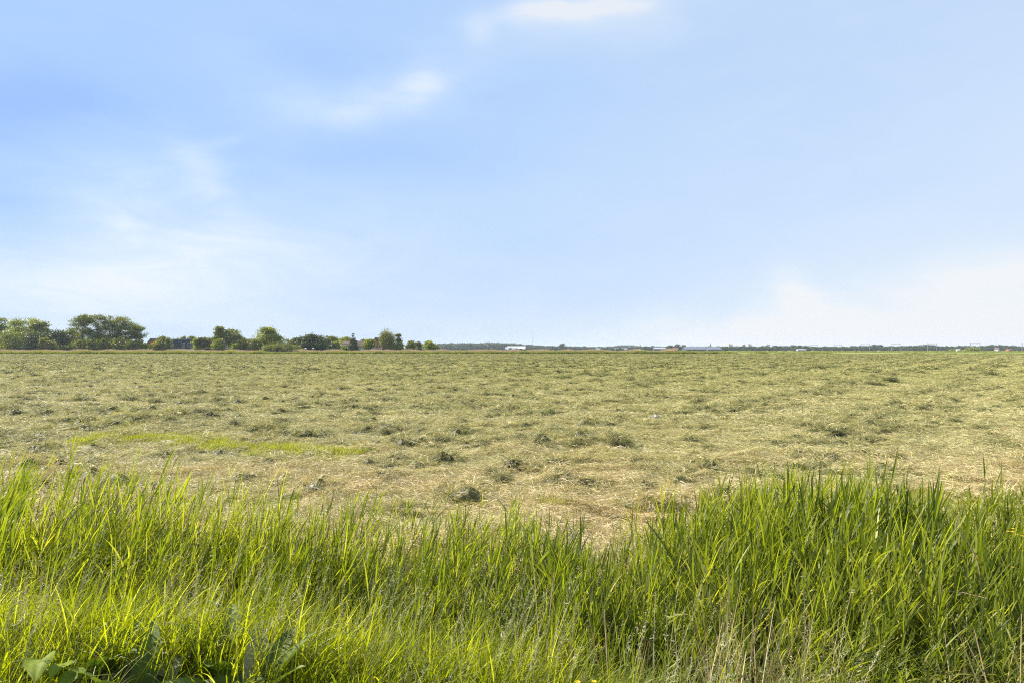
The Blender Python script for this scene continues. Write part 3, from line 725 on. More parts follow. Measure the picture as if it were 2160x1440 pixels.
# yellow flowers
M_YEL = leaf_mat('yellow_petal', [(0, (.75, .50, .01)), (1, (.85, .65, .02))], (1, .9, .2), .25, .4, .4, .2)
def flower(px, py, d, label, group, heads, spread, pet, cat='yellow flower', np_=6):
    top = at(px, py, d); r = np.random.default_rng(int(px)); b = Vector((top.x - .05, top.y, float(zg(top.x - .05, top.y))))
    root = empty('yellow_flower', b); tag(root, label, cat, group)
    for h in range(heads):
        tp = top - b + (Vector((r.uniform(-spread, spread), r.uniform(-spread, spread), r.uniform(-spread, spread) * .6)) if heads > 1 else Vector((0, 0, 0)))
        t = np.linspace(0, 1, 6); pts = np.stack([tp.x * t ** 2, tp.y * t ** 2, tp.z * t], -1)
        v, f = tube(pts, np.full(6, .0018), 3); st = link('stem', mesh_np('stem', v, f, M_FST, np.full(len(v), .6), np.repeat(t, 3)), root)
        base = np.repeat(np.array(tp)[None], np_, 0); az = np.arange(np_) / np_ * 2 * pi
        v, f, al, _ = ribbons(base, az, np.full(np_, .5), np.full(np_, pet), np.full(np_, pet * .8), np.full(np_, .5), 3, None, None, 'spike')
        link('petals', mesh_np('petals', v, f, M_YEL, np.full(len(v), r.uniform(0, 1)), al), root)
flower(1218, 1434, 3.05, 'left one of two yellow buttercups at the bottom edge of the photo', 'buttercups at the bottom edge', 1, 0, .014)
flower(1252, 1433, 3.10, 'right one of two yellow buttercups at the bottom edge of the photo', 'buttercups at the bottom edge', 1, 0, .014)
flower(2136, 1118, 4.6, 'yellow flower cluster highest among the reeds at the right edge', 'yellow flowers at the right edge', 4, .035, .013)
flower(2150, 1130, 4.6, 'yellow flower just below the highest yellow cluster at the right edge', 'yellow flowers at the right edge', 2, .02, .013)
flower(2061, 1176, 4.5, 'single yellow flower left of the others, beside a bent brown stalk', 'yellow flowers at the right edge', 2, .014, .012)
flower(2131, 1194, 4.5, 'lowest yellow flower near the right edge of the photo', 'yellow flowers at the right edge', 1, .03, .012)
flower(2155, 1160, 4.6, 'small yellow flower between the top and lowest ones at right', 'yellow flowers at the right edge', 1, .03, .012)

# bent dry stalks
def stalk(pts, w, label, mat=M_DRY):
    P = np.array([list(at(*p)) for p in pts]); t = np.linspace(0, len(P) - 1, 14); Q = np.stack([np.interp(t, range(len(P)), P[:, k]) for k in range(3)], -1)
    z = float(zg(P[0][0], P[0][1])); v, f = tube(Q - Q[0], np.full(14, w), 5)
    o = link('dry_reed_stalk', mesh_np('dry_reed_stalk', v, f, mat, np.full(len(v), .8), np.zeros(len(v)), True), None, Q[0]); tag(o, label, 'dry stalk', 'bent dry reed stalks')
stalk([(1975, 1440, 4.2), (1972, 1330, 4.3), (1968, 1242, 4.35), (2020, 1245, 4.3), (2078, 1259, 4.2)], .0035, 'pale dry reed stalk broken over to the right above the dark gap')
stalk([(2064, 1420, 4.3), (2068, 1300, 4.3), (2062, 1190, 4.3), (2040, 1140, 4.3), (2015, 1110, 4.3)], .0030, 'reddish brown stalk bending left beside the single yellow flower')
stalk([(1835, 1440, 3.6), (1830, 1431, 3.6), (1815, 1430, 3.6), (1790, 1441, 3.6)], .0030, 'short arched dry stalk at the bottom edge under the reeds')
# scrap, stake, crow in the field
M_WH = plain('white_scrap', (.50, .46, .42), .7, .2, 12)
def field_pt(px, py): yy = EYE * FPX / (py - 737); xx = (px - 1080) / FPX * yy; return xx, yy, float(zfield(xx, yy))
x, y, z = field_pt(1383, 896); bm = bmesh.new(); bmesh.ops.create_icosphere(bm, subdivisions=3, radius=.085)
for v in bm.verts:
    q = v.co; v.co = Vector((q.x * 1.3, q.y * .8, max(0, q.z) * .75)) * (1 + .22 * sin(q.x * 60 + q.z * 30) + .15 * cos(q.y * 70))
me = bpy.data.meshes.new('plastic_scrap'); bm.to_mesh(me); bm.free(); me.materials.append(M_WH)
tag(link('plastic_scrap', me, None, (x, y, z + .07)), 'small crumpled white scrap lying on the hay right of centre', 'scrap')
M_BLK = plain('black_feathers', (.012, .011, .010), .6, .3, 20)
def crow(px, py, sc, label):
    x, y, z = field_pt(px, py); root = empty('crow', (x, y, z + .04)); tag(root, label, 'crow', 'black birds in the field')
    path = np.array([(-.30, 0, .12), (-.20, 0, .145), (-.08, 0, .18), (.02, 0, .22), (.08, 0, .27), (.115, 0, .325), (.15, 0, .335), (.20, 0, .318)]) * sc
    v, f = tube(path, np.array([.012, .03, .066, .070, .050, .036, .030, .004]) * sc, 8); link('body', mesh_np('body', v, f, M_BLK, smooth=True), root)
    for s in (-1, 1):
        v, f = tube(np.array([(0, s * .03, .16), (.01, s * .03, .07), (.0, s * .03, 0), (.04, s * .03, -.004)]) * sc, np.array([.014, .006, .005, .004]) * sc, 4); link('leg', mesh_np('leg', v, f, M_BLK), root)
    root.rotation_euler = (0, 0, 2.0); return root
crow(1803, 820, .62, 'black crow standing on the hay in the right half of the field')
x, y, z = field_pt(1408, 773); bm = bmesh.new(); bmesh.ops.create_cone(bm, segments=8, radius1=.06, radius2=.05, depth=.45, cap_ends=True); me = bpy.data.meshes.new('stake'); bm.to_mesh(me); bm.free()
me.materials.append(M_BLK); tag(link('stake', me, None, (x, y, z + .2)), 'short dark stake sticking up far out in the field', 'stake')

# ------------------------------------------------------------------ reed belt and meadow beyond the field
BELT = [(0, (.09, .11, .018)), (.4, (.22, .24, .035)), (.7, (.32, .31, .07)), (1, (.42, .38, .15))]
M_BELT = leaf_mat('far_reed_leaf', BELT, (1.2, 1.3, .4), .35, .6, .2, .3, (.05, .6))
M_PLUME = leaf_mat('reed_plume', [(0, (.30, .26, .14)), (.5, (.52, .42, .27)), (1, (.68, .56, .40))], (1, .9, .7), .25, .7, .1, .3)
def belt_clump(seed, n, H, rad, wd, plume):
    r = np.random.default_rng(seed); q = rad * np.sqrt(r.uniform(0, 1, n)); th = r.uniform(0, 2 * pi, n)
    b = np.stack([q * np.cos(th), q * np.sin(th), 0 * q], -1)
    v, f, al, _ = ribbons(b, r.uniform(0, 2 * pi, n), r.normal(1.35, .12, n), H * r.uniform(.7, 1.1, n), np.full(n, wd), r.uniform(0, .7, n), 3, None, r.uniform(-1, 1, n), 'blade')
    B = Buf(); B.add(v, f, np.repeat(np.clip(r.normal(.5, .25, n), 0, 1), 8), al)
    return B.mesh('reed_clump', M_PLUME if plume else M_BELT)
BG = [belt_clump(900 + i, 46, 1.0, .6, .07, False) for i in range(4)]
BP = [belt_clump(910 + i, 46, 1.0, .6, .07, True) for i in range(4)]
def belt(name, x0, x1, y0, y1, n, h0, h1, meshes, label, cat='reeds', seed=1, wave=.25, yo=far_edge):
    r = np.random.default_rng(seed); x = r.uniform(x0, x1, n); y = yo(x) + r.uniform(y0, y1, n)
    h = r.uniform(h0, h1, n) * (1 + wave * lumps(x, 0 * x, 17, seed, 3))
    scatter(name, np.stack([x, y, 0 * x], -1), np.stack([0 * x, 0 * x, r.uniform(0, 6.28, n)], -1), np.stack([r.uniform(1, 1.8, n), r.uniform(1, 1.8, n), h], -1), r.integers(0, 4, n), meshes, label, cat)
belt('green_reed_belt', -330, 92, .5, 5, 5200, 1.2, 1.75, BG, 'low green reed belt along the far edge of the mown field', seed=3)
belt('pink_reed_belt', -330, 75, 5, 15, 5200, 1.85, 2.3, BP, 'pinkish brown reed belt standing behind the green one', seed=4)
belt('yellow_rushes', 45, 340, 1, 12, 1900, .15, .5, BG, 'yellow-green rushes in the meadow beyond the right half of the field', 'rushes', 5, .6)
flat = lambda x: 0 * x
belt('dark_ditch_rushes', 95, 150, 0, 4, 420, .5, 1.0, BG, 'dark rush clump in the ditch, beyond the field right of centre', 'rushes', 6, .6, lambda x: 0 * x + 318)
belt('ditch_rushes', 165, 215, 0, 3, 360, .3, .75, BG, 'long dark line of rushes in front of the railway', 'rushes', 7, .5, lambda x: 0 * x + 288)
belt('near_rushes', 196, 240, 0, 3, 260, .4, .9, BG, 'dark rushes at the right edge of the field', 'rushes', 8, .5, lambda x: 0 * x + 272)
belt('far_meadow_reeds', 60, 700, 0, 60, 2600, .6, 1.5, BG, 'low reeds and tall grass at the far side of the meadow', 'reeds', 9, .5, lambda x: 0 * x + 560)

# ------------------------------------------------------------------ trees
M_BARK = plain('bark', (.11, .09, .07), .95, .3, 2, .5)
def foliage(name, c0, c1, c2, tf=.3): return leaf_mat(name, [(0, c0), (.5, c1), (1, c2)], (1.3, 1.4, .4), tf, .55, .25, .06, (.12, .45))
F_MID = foliage('foliage_mid', (.07, .095, .016), (.17, .19, .028), (.30, .30, .045))
F_YEL = foliage('foliage_yellow_green', (.10, .13, .014), (.24, .26, .025), (.38, .37, .05), .38)
F_DARK = foliage('foliage_dark', (.032, .048, .018), (.07, .095, .03), (.13, .155, .045), .2)
F_OLIVE = foliage('foliage_olive', (.085, .10, .025), (.19, .20, .045), (.31, .30, .075))
F_BROWN = foliage('foliage_brownish', (.06, .05, .03), (.12, .10, .05), (.2, .17, .09))
F_GOLD = foliage('foliage_golden', (.35, .24, .02), (.55, .38, .03), (.7, .5, .05), .4)
F_FAR = foliage('foliage_far', (.028, .042, .020), (.055, .075, .030), (.09, .11, .045))

def crown(seed, lobes, n, leaf, mat, droop=0.0):
    """leaf-sized faces gathered in sprays over the lobes of a crown; lobes = (x,y,z,rx,ry,rz)"""
    r = np.random.default_rng(seed); lobes = np.array(lobes, float)
    w = lobes[:, 3] * lobes[:, 4] + lobes[:, 3] * lobes[:, 5]; w /= w.sum()
    ns = max(10, n // 14); li = r.choice(len(lobes), ns, p=w); Lb = lobes[li]
    d = r.normal(size=(ns, 3)); d /= np.linalg.norm(d, axis=1)[:, None]; rad = r.uniform(.12, 1.0, ns) ** .6
    d[:, 2] = np.where(d[:, 2] < -.3, d[:, 2] * .6, d[:, 2])
    c = Lb[:, :3] + d * Lb[:, 3:] * rad[:, None]
    si = r.integers(0, ns, n); spread = (Lb[si, 3:].mean(1) * .22 + leaf * .5)[:, None]
    p = c[si] + r.normal(size=(n, 3)) * spread * np.array([1.2, 1.2, .6 + droop * 2.2])
    p[:, 2] = np.maximum(p[:, 2], .15)
    if droop: p[:, 2] -= droop * r.uniform(0, 1, n) * leaf * 2
    a = r.normal(size=(n, 3)); 
    if droop: a[:, 2] *= 3
    a /= np.linalg.norm(a, axis=1)[:, None]; b = np.cross(a, r.normal(size=(n, 3))); b /= np.linalg.norm(b, axis=1)[:, None]
    s = leaf * r.uniform(.5, 1.2, n)[:, None] * .5
    v = np.stack([p - a * s * 1.3, p - b * s * .8, p + a * s * 1.3, p + b * s * .8], 1).reshape(-1, 3)
    f = np.arange(n * 4).reshape(n, 4)
    st = r.normal(.5, .2, ns); tone = np.clip(st[si] + r.normal(0, .13, n), 0, 1)
    return mesh_np('crown', v, f, mat, np.repeat(tone, 4), np.zeros(n * 4))

def trunk(seed, H, rad, lobes, top=.8, lean=0.0):
    r = np.random.default_rng(seed); B = Buf(); t = np.linspace(0, 1, 7)
    pts = np.stack([lean * H * t + .03 * H * np.sin(t * 4 + seed) * t, .02 * H * np.cos(t * 3 + seed) * t, -.3 + (H * top + .3) * t], -1)
    v, f = tube(pts, rad * (1 - .8 * t) * np.where(t == 0, 1.35, 1), 7); B.add(v, f, .5)
    for l in list(lobes)[:9]:
        c = np.array(l[:3]); z0 = min(max(c[2] - l[5] * .9 - .08 * H, .15 * H), .7 * H)
        s = np.array([np.interp(z0, pts[:, 2], pts[:, k]) for k in range(3)])
        m = (s + c) / 2 + np.array([0, 0, .05 * H]) * r.uniform(-1, .4); q = np.stack([s, m, c])
        v, f = tube(q, np.array([rad * .38, rad * .24, rad * .07]), 5); B.add(v, f, .5)
    return B.mesh('trunk', M_BARK, True)

def lobes_for(kind, H, w, seed):
    r = np.random.default_rng(seed); L = []
    if kind == 'round':
        L.append((0, 0, H * .50, w * .85, w * .85, H * .40))
        for i in range(14):
            a = r.uniform(0, 2 * pi); z = r.uniform(.3, .9); k = sin(pi * min(1, z * 1.02)) ** .6
            q = w * k * .72 * r.uniform(.8, 1.15); rr = w * r.uniform(.28, .42)
            L.append((q * cos(a), q * sin(a), H * z, rr, rr, min(rr * .8, H * (1 - z) + .02 * H)))
    elif kind == 'airy':       # tiers of flat sprays round a visible trunk, sky between them
        for i in range(48):
            z = r.uniform(.10, .95); a = r.uniform(0, 2 * pi); env = w * (1 - ((z - .6) / .62) ** 2) ** .5 if z > .6 else w * (.72 + .28 * z / .6)
            q = env * r.uniform(.15, .9); rr = w * r.uniform(.26, .42)
            L.append((q * cos(a), q * sin(a), H * z, rr, rr, rr * .6))
        L.append((0, 0, H * .93, w * .35, w * .35, H * .06))
    elif kind == 'oval':
        for i in range(12):
            z = r.uniform(.2, .93); a = r.uniform(0, 2 * pi); env = w * sin(pi * (z * .9 + .08)) ** .5; q = env * r.uniform(.2, .75); rr = w * r.uniform(.35, .5)
            L.append((q * cos(a), q * sin(a), H * z, rr, rr, rr * .9))
    elif kind == 'dense':      # foliage right down to the ground
        L.append((0, 0, H * .42, w * .85, w * .8, H * .42))
        for i in range(10):
            a = r.uniform(0, 2 * pi); z = r.uniform(.12, .88); q = w * (1 - z ** 2.2) ** .5 * r.uniform(.5, .85); rr = w * r.uniform(.25, .42)
            L.append((q * cos(a), q * sin(a), H * z, rr, rr, min(rr * .8, H * (1.03 - z))))
    elif kind == 'dome':
        L.append((0, 0, H * .30, w * .95, w * .8, H * .62))
        for i in range(8):
            a = r.uniform(0, 2 * pi); q = w * r.uniform(.3, .75); z = .62 * (1 - (q / w) ** 2) + .1; L.append((q * cos(a), q * sin(a), H * z, w * .3, w * .3, H * .28))
    elif kind == 'conifer':
        for i in range(9):
            z = .08 + .86 * i / 8; rr = w * (1.02 - z) * 1.0 + w * .05
            for k in range(3 if i < 6 else 1):
                a = i * 1.1 + k * 2.1; L.append((rr * .45 * cos(a) if i < 6 else 0, rr * .45 * sin(a) if i < 6 else 0, H * z, rr * .62, rr * .62, H * .055))
    elif kind == 'willow':
        for i in range(13):
            a = r.uniform(0, 2 * pi); q = w * r.uniform(.1, .72); z = .80 - .45 * (q / w) ** 2; L.append((q * cos(a), q * sin(a), H * z, w * .34, w * .34, H * .2))
            L.append((q * 1.15 * cos(a), q * 1.15 * sin(a), H * (z - .30), w * .28, w * .28, H * .26))
    return L

def tree(px, hw, top, kind, d, mat, label, leaf=.62, n=2600, group=None, name='tree', base_z=0.0, tr=True, seed=None, cat='tree'):
    seed = abs(int(px * 7 + hw)) + 1 if seed is None else seed
    H = (737 - top) / FPX * d + EYE - base_z; w = hw / FPX * d; x = (px - 1080) / FPX * d
    n = int(n * 2.6); L = lobes_for(kind, H, w, seed); root = empty(name, (x, d, base_z)); tag(root, label, cat, group)
    link('crown', crown(seed, L, n, leaf, mat, .9 if kind == 'willow' else 0), root)
    if tr: link('trunk', trunk(seed, H, max(.10, H * .022), L, .86 if kind in ('airy', 'conifer', 'oval') else .6), root)
    return root
T = tree
G1 = 'trees at the left end of the horizon'; GA = 'row of tall airy trees at left'; G2 = 'garden trees between the houses'
T(-6, 20, 668, 'airy', 352, F_MID, 'tall airy tree cut off by the left edge of the photo', group=G1, n=2600)
T(-2, 24, 697, 'dense', 338, F_OLIVE, 'lower olive tree in front of the airy tree at the left edge', group=G1)
T(56, 36, 668, 'round', 348, F_YEL, 'broad yellow-green tree, highest of the left-edge clump', group=G1, n=4200)
T(84, 22, 680, 'airy', 344, F_MID, 'open-crowned tree leaning right out of the broad yellow-green one', group=G1)
T(36, 38, 694, 'dense', 332, F_MID, 'dense mid green tree in front of the broad yellow-green one', group=G1, n=3600)
T(108, 34, 690, 'dense', 334, F_DARK, 'very dark dense tree right of the left-edge clump', group=G1, n=3600)
T(78, 26, 704, 'dense', 326, F_DARK, 'low dark bushy tree between the mid green and the very dark tree', group=G1)
T(92, 8, 705, 'dense', 322, F_OLIVE, 'small pale bush in front of the very dark tree', name='bush', cat='bush', group=G1, n=700, tr=False)
T(107, 9, 712, 'dense', 322, F_OLIVE, 'small olive bush right of the small pale bush', name='bush', cat='bush', group=G1, n=700, tr=False)
T(148, 26, 696, 'round', 350, F_OLIVE, 'yellowish olive tree left of the tall airy row', group=G1, n=2600)
for (px, hw, top, lab) in ((176, 26, 664, 'leftmost tall tree of the airy row, its trunk showing'), (206, 24, 663, 'highest tree of the airy row, second from the left'),
                           (232, 22, 665, 'third tree from the left in the tall airy row'), (255, 25, 667, 'fourth tree of the airy row with the rounded shoulder'),
                           (286, 20, 684, 'lower rightmost tree of the tall airy row')):
    T(px, hw, top, 'airy', 340, F_OLIVE if px % 2 else F_MID, lab, group=GA, n=3300, leaf=.5)
for (px, hw, top, m, lab) in ((150, 18, 722, F_OLIVE, 'grey-green shrub at the foot of the yellowish olive tree'), (172, 16, 716, F_OLIVE, 'shrub under the leftmost tall airy tree'), (196, 20, 712, F_MID, 'shrub under the highest airy tree'),
                              (226, 20, 708, F_MID, 'tall dark shrub under the third airy tree'), (252, 20, 711, F_OLIVE, 'shrub under the fourth airy tree'), (280, 18, 714, F_MID, 'shrub under the lower rightmost airy tree'),
                              (304, 12, 722, F_MID, 'low shrub at the right end of the airy row')):
    T(px, hw, top, 'dense', 330, m, lab, group='shrubs under the tall airy trees', name='shrub', cat='shrub', n=1500, tr=False)
T(326, 7, 719, 'round', 332, F_GOLD, 'small golden yellow bush in front of the brown gabled roof', name='bush', cat='bush', n=500, tr=False, leaf=.4)
T(314, 14, 727, 'dense', 330, F_YEL, 'low yellow-green hedge bush below the brown gabled roof', name='bush', cat='bush', n=700, tr=False)
T(343, 13, 708, 'round', 334, F_OLIVE, 'round grey-green tree left of the dark flat-topped house', group=G2, n=1900)
T(416, 7, 712, 'oval', 334, F_YEL, 'small yellow-green tree right of the dark flat-topped house', group=G2, n=900)
T(430, 12, 711, 'round', 336, F_BROWN, 'brownish round tree left of the dark gabled house', group=G2, n=1500)
T(463, 13, 688, 'oval', 338, F_MID, 'tallest oval tree in front of the dark gabled house', group=G2, n=2400)
T(460, 11, 712, 'dense', 332, F_YEL, 'low yellow-green bush under the tall oval tree', group=G2, n=900, tr=False)
T(490, 21, 693, 'round', 340, F_OLIVE, 'open rounded tree right of the tall oval tree', group=G2, n=2200)
T(507, 14, 712, 'round', 336, F_MID, 'lower green tree in front of the right part of the dark house', group=G2, n=1000)
T(494, 5, 724, 'oval', 328, F_YEL, 'thin pale bush standing in front of the dark gabled house', group=G2, n=300, tr=False)
T(520, 9, 714, 'round', 350, F_YEL, 'small yellowish tree before the brown roof', group=G2, n=600)
T(563, 25, 691, 'round', 340, F_YEL, 'big bright yellow-green tree behind the willow bushes', group=G2, n=3400)
T(587, 13, 705, 'round', 342, F_MID, 'lower right shoulder tree behind the willow bushes', group=G2, n=1200)
T(537, 13, 714, 'round', 336, F_OLIVE, 'olive tree at the left foot of the big bright one', group=G2, n=1200)
GB = 'round willow bushes before the reed belt'
T(572, 19, 725, 'dome', 308, F_OLIVE, 'left lower one of the two merged willow bushes', name='willow_bush', cat='bush', group=GB, n=2200, tr=False, leaf=.4)
T(597, 26, 720, 'dome', 309, F_OLIVE, 'larger right one of the two merged willow bushes', name='willow_bush', cat='bush', group=GB, n=3000, tr=False, leaf=.4)
T(625, 11, 725, 'dome', 316, F_OLIVE, 'small willow bush right of the two merged ones', name='willow_bush', cat='bush', group=GB, n=700, tr=False, leaf=.4)
T(610, 9, 712, 'round', 350, F_MID, 'small green tree above the right willow bush', group=G2, n=900)
T(626, 10, 711, 'round', 350, F_MID, 'small green tree left of the dark round pair', group=G2, n=900)
T(652, 19, 702, 'round', 340, F_DARK, 'higher left one of the dark round pair of trees', group=G2, n=3000)
T(648, 17, 714, 'dense', 336, F_DARK, 'dark foliage mass at the foot of the left dark round tree', group=G2, n=1500, tr=False)
T(674, 20, 707, 'dense', 338, F_DARK, 'lower right one of the dark round pair of trees', group=G2, n=3000)
T(703, 13, 723, 'dense', 332, F_DARK, 'low dark bush right of the dark round pair', group=G2, n=1000, tr=False)
T(690, 9, 708, 'airy', 380, F_OLIVE, 'open tree showing above the right dark round tree', group=G2, n=900)
T(705, 11, 709, 'airy', 380, F_OLIVE, 'open tree left of the white-walled house', group=G2, n=1000)
T(727, 13, 709, 'round', 376, F_YEL, 'yellowish tree above the white-walled house', group=G2, n=1300)
T(707, 9, 719, 'round', 345, F_YEL, 'low yellow-green tree before the open tree', group=G2, n=700)
T(727, 8, 728, 'dense', 330, F_MID, 'dark bush in front of the white-walled house', group=G2, n=500, tr=False)
T(745, 14, 702, 'conifer', 340, F_DARK, 'dark pointed conifer between the two white houses', group=G2, name='conifer', n=3000, leaf=.45)
T(768, 6, 712, 'round', 372, F_OLIVE, 'small round tree behind the brown roof', group=G2, n=500)
T(779, 9, 714, 'round', 338, F_YEL, 'light green round tree before the brown-roofed white house', group=G2, n=1200)
T(815, 20, 702, 'willow', 338, F_OLIVE, 'weeping willow with drooping yellow-green curtains', group=G2, name='willow_tree', n=5200, leaf=.42)
T(841, 6, 702, 'oval', 342, F_MID, 'slim upright tree right of the weeping willow', group=G2, n=1000)
T(843, 10, 722, 'dense', 338, F_OLIVE, 'bush at the foot of the slim upright tree', group=G2, n=700, tr=False)
T(867, 9, 718, 'round', 350, F_MID, 'small dark tree above the clipped hedge', group=G2, n=800)
T(882, 8, 722, 'airy', 356, F_BROWN, 'thin brownish tree right of the small dark tree', group=G2, n=500)
T(906, 10, 719, 'round', 338, F_YEL, 'lone lime green round tree at the end of the tree group', group=G2, n=1500)
T(438, 4, 731, 'dense', 312, F_DARK, 'small dark bush standing in the reed belt', name='bush', cat='bush', n=250, tr=False)
for ti, (px, hw, top) in enumerate(((358, 9, 711), (372, 9, 710), (386, 10, 708), (400, 9, 709), (443, 8, 711), (452, 8, 710), (796, 7, 712), (920, 5, 728))):
    T(px, hw, top, 'round', 420, F_OLIVE, 'treetop behind the garden trees, %s of eight counted from the left' % ORD[ti], group='treetops behind the houses', n=500, leaf=.8)
# clipped hedge
def box(bm, x0, x1, y0, y1, z0, z1):
    vs = [bm.verts.new((x, y, z)) for z in (z0, z1) for (x, y) in ((x0, y0), (x1, y0), (x1, y1), (x0, y1))]
    for q in ((0, 3, 2, 1), (4, 5, 6, 7), (0, 1, 5, 4), (1, 2, 6, 5), (2, 3, 7, 6), (3, 0, 4, 7)): bm.faces.new([vs[i] for i in q])
def bmesh_obj(name, mat, parent, fn, loc=None):
    bm = bmesh.new(); fn(bm); bmesh.ops.recalc_face_normals(bm, faces=bm.faces); me = bpy.data.meshes.new(name); bm.to_mesh(me); bm.free(); me.materials.append(mat); return link(name, me, parent, loc)
def hedge(pxa, pxb, d, h, mat, label):
    r = np.random.default_rng(int(pxa)); n = int((pxb - pxa) * 40); L = (pxb - pxa) / FPX * d
    L_ = [(x, 0, h * .5, 1.2, .7, h * .5) for x in np.arange(0, L, 1.2)]
    o = link('hedge', crown(5, L_, n, .4, mat), None, ((pxa - 1080) / FPX * d, d, 0)); tag(o, label, 'hedge')
hedge(852, 932, 326, 2.3, F_DARK, 'long dark clipped hedge left of the lime green tree')

# ------------------------------------------------------------------ houses
M_SLATE = plain('dark_slate', (.045, .055, .075), .7, .2, 1.5); M_BRICKD = plain('dark_brick', (.09, .07, .06), .9, .25, 2)
M_BROWN = plain('brown_roof_tiles', (.13, .085, .065), .85, .2, 2); M_WHITE = plain('white_paint', (.62, .62, .60), .6, .05, 1)
M_GLASS = plain('window_glass', (.05, .06, .075), .12, .1, 1, spec=.8); M_FENCE = plain('grey_fence_boards', (.30, .29, .29), .85, .2, 3); M_REDB = plain('red_brick', (.28, .13, .085), .9, .2, 2)
def gable(bm, x0, x1, y0, y1, ze, zr, ov=.4, axis='x', half=.12):
    """gabled roof slab with thickness; ridge along axis"""
    if axis == 'x':
        ym = (y0 + y1) / 2; pr = [(y0 - ov, ze - .15), (ym, zr), (y1 + ov, ze - .15), (y1 + ov, ze - .15 - .18), (ym, zr - .2), (y0 - ov, ze - .33)]
        A = [bm.verts.new((x0 - ov, y, z)) for y, z in pr]; B = [bm.verts.new((x1 + ov, y, z)) for y, z in pr]
    else:
        xm = (x0 + x1) / 2; pr = [(x0 - ov, ze - .15), (xm, zr), (x1 + ov, ze - .15), (x1 + ov, ze - .33), (xm, zr - .2), (x0 - ov, ze - .33)]
        A = [bm.verts.new((x, y0 - ov, z)) for x, z in pr]; B = [bm.verts.new((x, y1 + ov, z)) for x, z in pr]
    n = len(A)
    for i in range(n): bm.faces.new((A[i], A[(i + 1) % n], B[(i + 1) % n], B[i]))
    bm.faces.new((A[0], A[1], A[4], A[5])); bm.faces.new((A[1], A[2], A[3], A[4])); bm.faces.new((B[0], B[1], B[4], B[5])); bm.faces.new((B[1], B[2], B[3], B[4]))
def wallbody(bm, x0, x1, y0, y1, ze, zr=None, axis='x'):
    if zr is None: return box(bm, x0, x1, y0, y1, -.3, ze)
    if axis == 'x':
        ym = (y0 + y1) / 2; pr = [(y0, -.3), (y0, ze), (ym, zr), (y1, ze), (y1, -.3)]; A = [bm.verts.new((x0, y, z)) for y, z in pr]; B = [bm.verts.new((x1, y, z)) for y, z in pr]
    else:
        xm = (x0 + x1) / 2; pr = [(x0, -.3), (x0, ze), (xm, zr), (x1, ze), (x1, -.3)]; A = [bm.verts.new((x, y0, z)) for x, z in pr]; B = [bm.verts.new((x, y1, z)) for x, z in pr]
    for i in range(5): bm.faces.new((A[i], A[(i + 1) % 5], B[(i + 1) % 5], B[i]))
    bm.faces.new(A); bm.faces.new(B[::-1])
def window(root, x, z, w, h, y0, frame=M_WHITE, name='window'):
    t = .12
    fr = bmesh_obj(name, frame, root, lambda bm: (box(bm, x - w / 2, x + w / 2, y0 - .06, y0 + .02, z, z + t), box(bm, x - w / 2, x + w / 2, y0 - .06, y0 + .02, z + h - t, z + h),
        box(bm, x - w / 2, x - w / 2 + t, y0 - .06, y0 + .02, z + t, z + h - t), box(bm, x + w / 2 - t, x + w / 2, y0 - .06, y0 + .02, z + t, z + h - t), box(bm, x - t / 2, x + t / 2, y0 - .055, y0 + .02, z + t, z + h - t)))
    bmesh_obj('pane', M_GLASS, fr, lambda bm: box(bm, x - w / 2 + t, x + w / 2 - t, y0 - .03, y0 + .03, z + t, z + h - t))
def house(pxc, w, dep, ze, zr, d, axis, mw, mr, label, wins=(), chim=None, name='house', group='houses behind the left part of the field'):
    root = empty(name, ((pxc - 1080) / FPX * d, d, 0)); tag(root, label, 'house' if name == 'house' else 'barn', group)
    bmesh_obj('wall', mw, root, lambda bm: wallbody(bm, -w / 2, w / 2, 0, dep, ze, zr - .25, axis))
    rf = bmesh_obj('roof', mr, root, lambda bm: gable(bm, -w / 2, w / 2, 0, dep, ze, zr, .4, axis))
    if chim: bmesh_obj('chimney', M_BRICKD, rf, lambda bm: box(bm, chim - .4, chim + .4, dep / 2 - .4, dep / 2 + .4, zr - 1, zr + 1.1))
    for (x, z, ww, hh) in wins: window(root, x, z, ww, hh, 0)
    return root
# flat-topped dark house with slate mansard
d = 345; k = d / FPX; root = empty('house', ((382 - 1080) * k, d, 0)); tag(root, 'dark blue-grey flat-topped house with white windows and slate mansard', 'house', 'houses behind the left part of the field')
def mans(bm):
    a = [(-6.4, 0), (6.4, 0), (6.4, 8), (-6.4, 8)]; b = [(-4.6, 1.2), (5.4, 1.2), (5.4, 7), (-4.6, 7)]
    A = [bm.verts.new((x, y, 2.7)) for x, y in a]; B = [bm.verts.new((x, y, 7.2)) for x, y in b]
    for i in range(4): bm.faces.new((A[i], A[(i + 1) % 4], B[(i + 1) % 4], B[i]))
    bm.faces.new(A[::-1]); bm.faces.new(B)
bmesh_obj('wall', M_WHITE, root, lambda bm: box(bm, -6.1, 6.1, .3, 7.7, -.3, 2.69))
rf = bmesh_obj('roof', M_SLATE, root, mans); bmesh_obj('eaves_board', M_WHITE, rf, lambda bm: box(bm, -4.7, 5.5, 1.1, 7.1, 7.21, 7.33))
bmesh_obj('dormer', M_SLATE, rf, lambda bm: box(bm, .0, 2.5, -.1, 3, 2.8, 5.6)); bmesh_obj('dormer', M_SLATE, rf, lambda bm: box(bm, 3.1, 6.3, -.1, 4, 2.8, 5.9))
bmesh_obj('dormer', M_SLATE, rf, lambda bm: box(bm, -5.2, -3.4, -.1, 2, 2.9, 5.3))
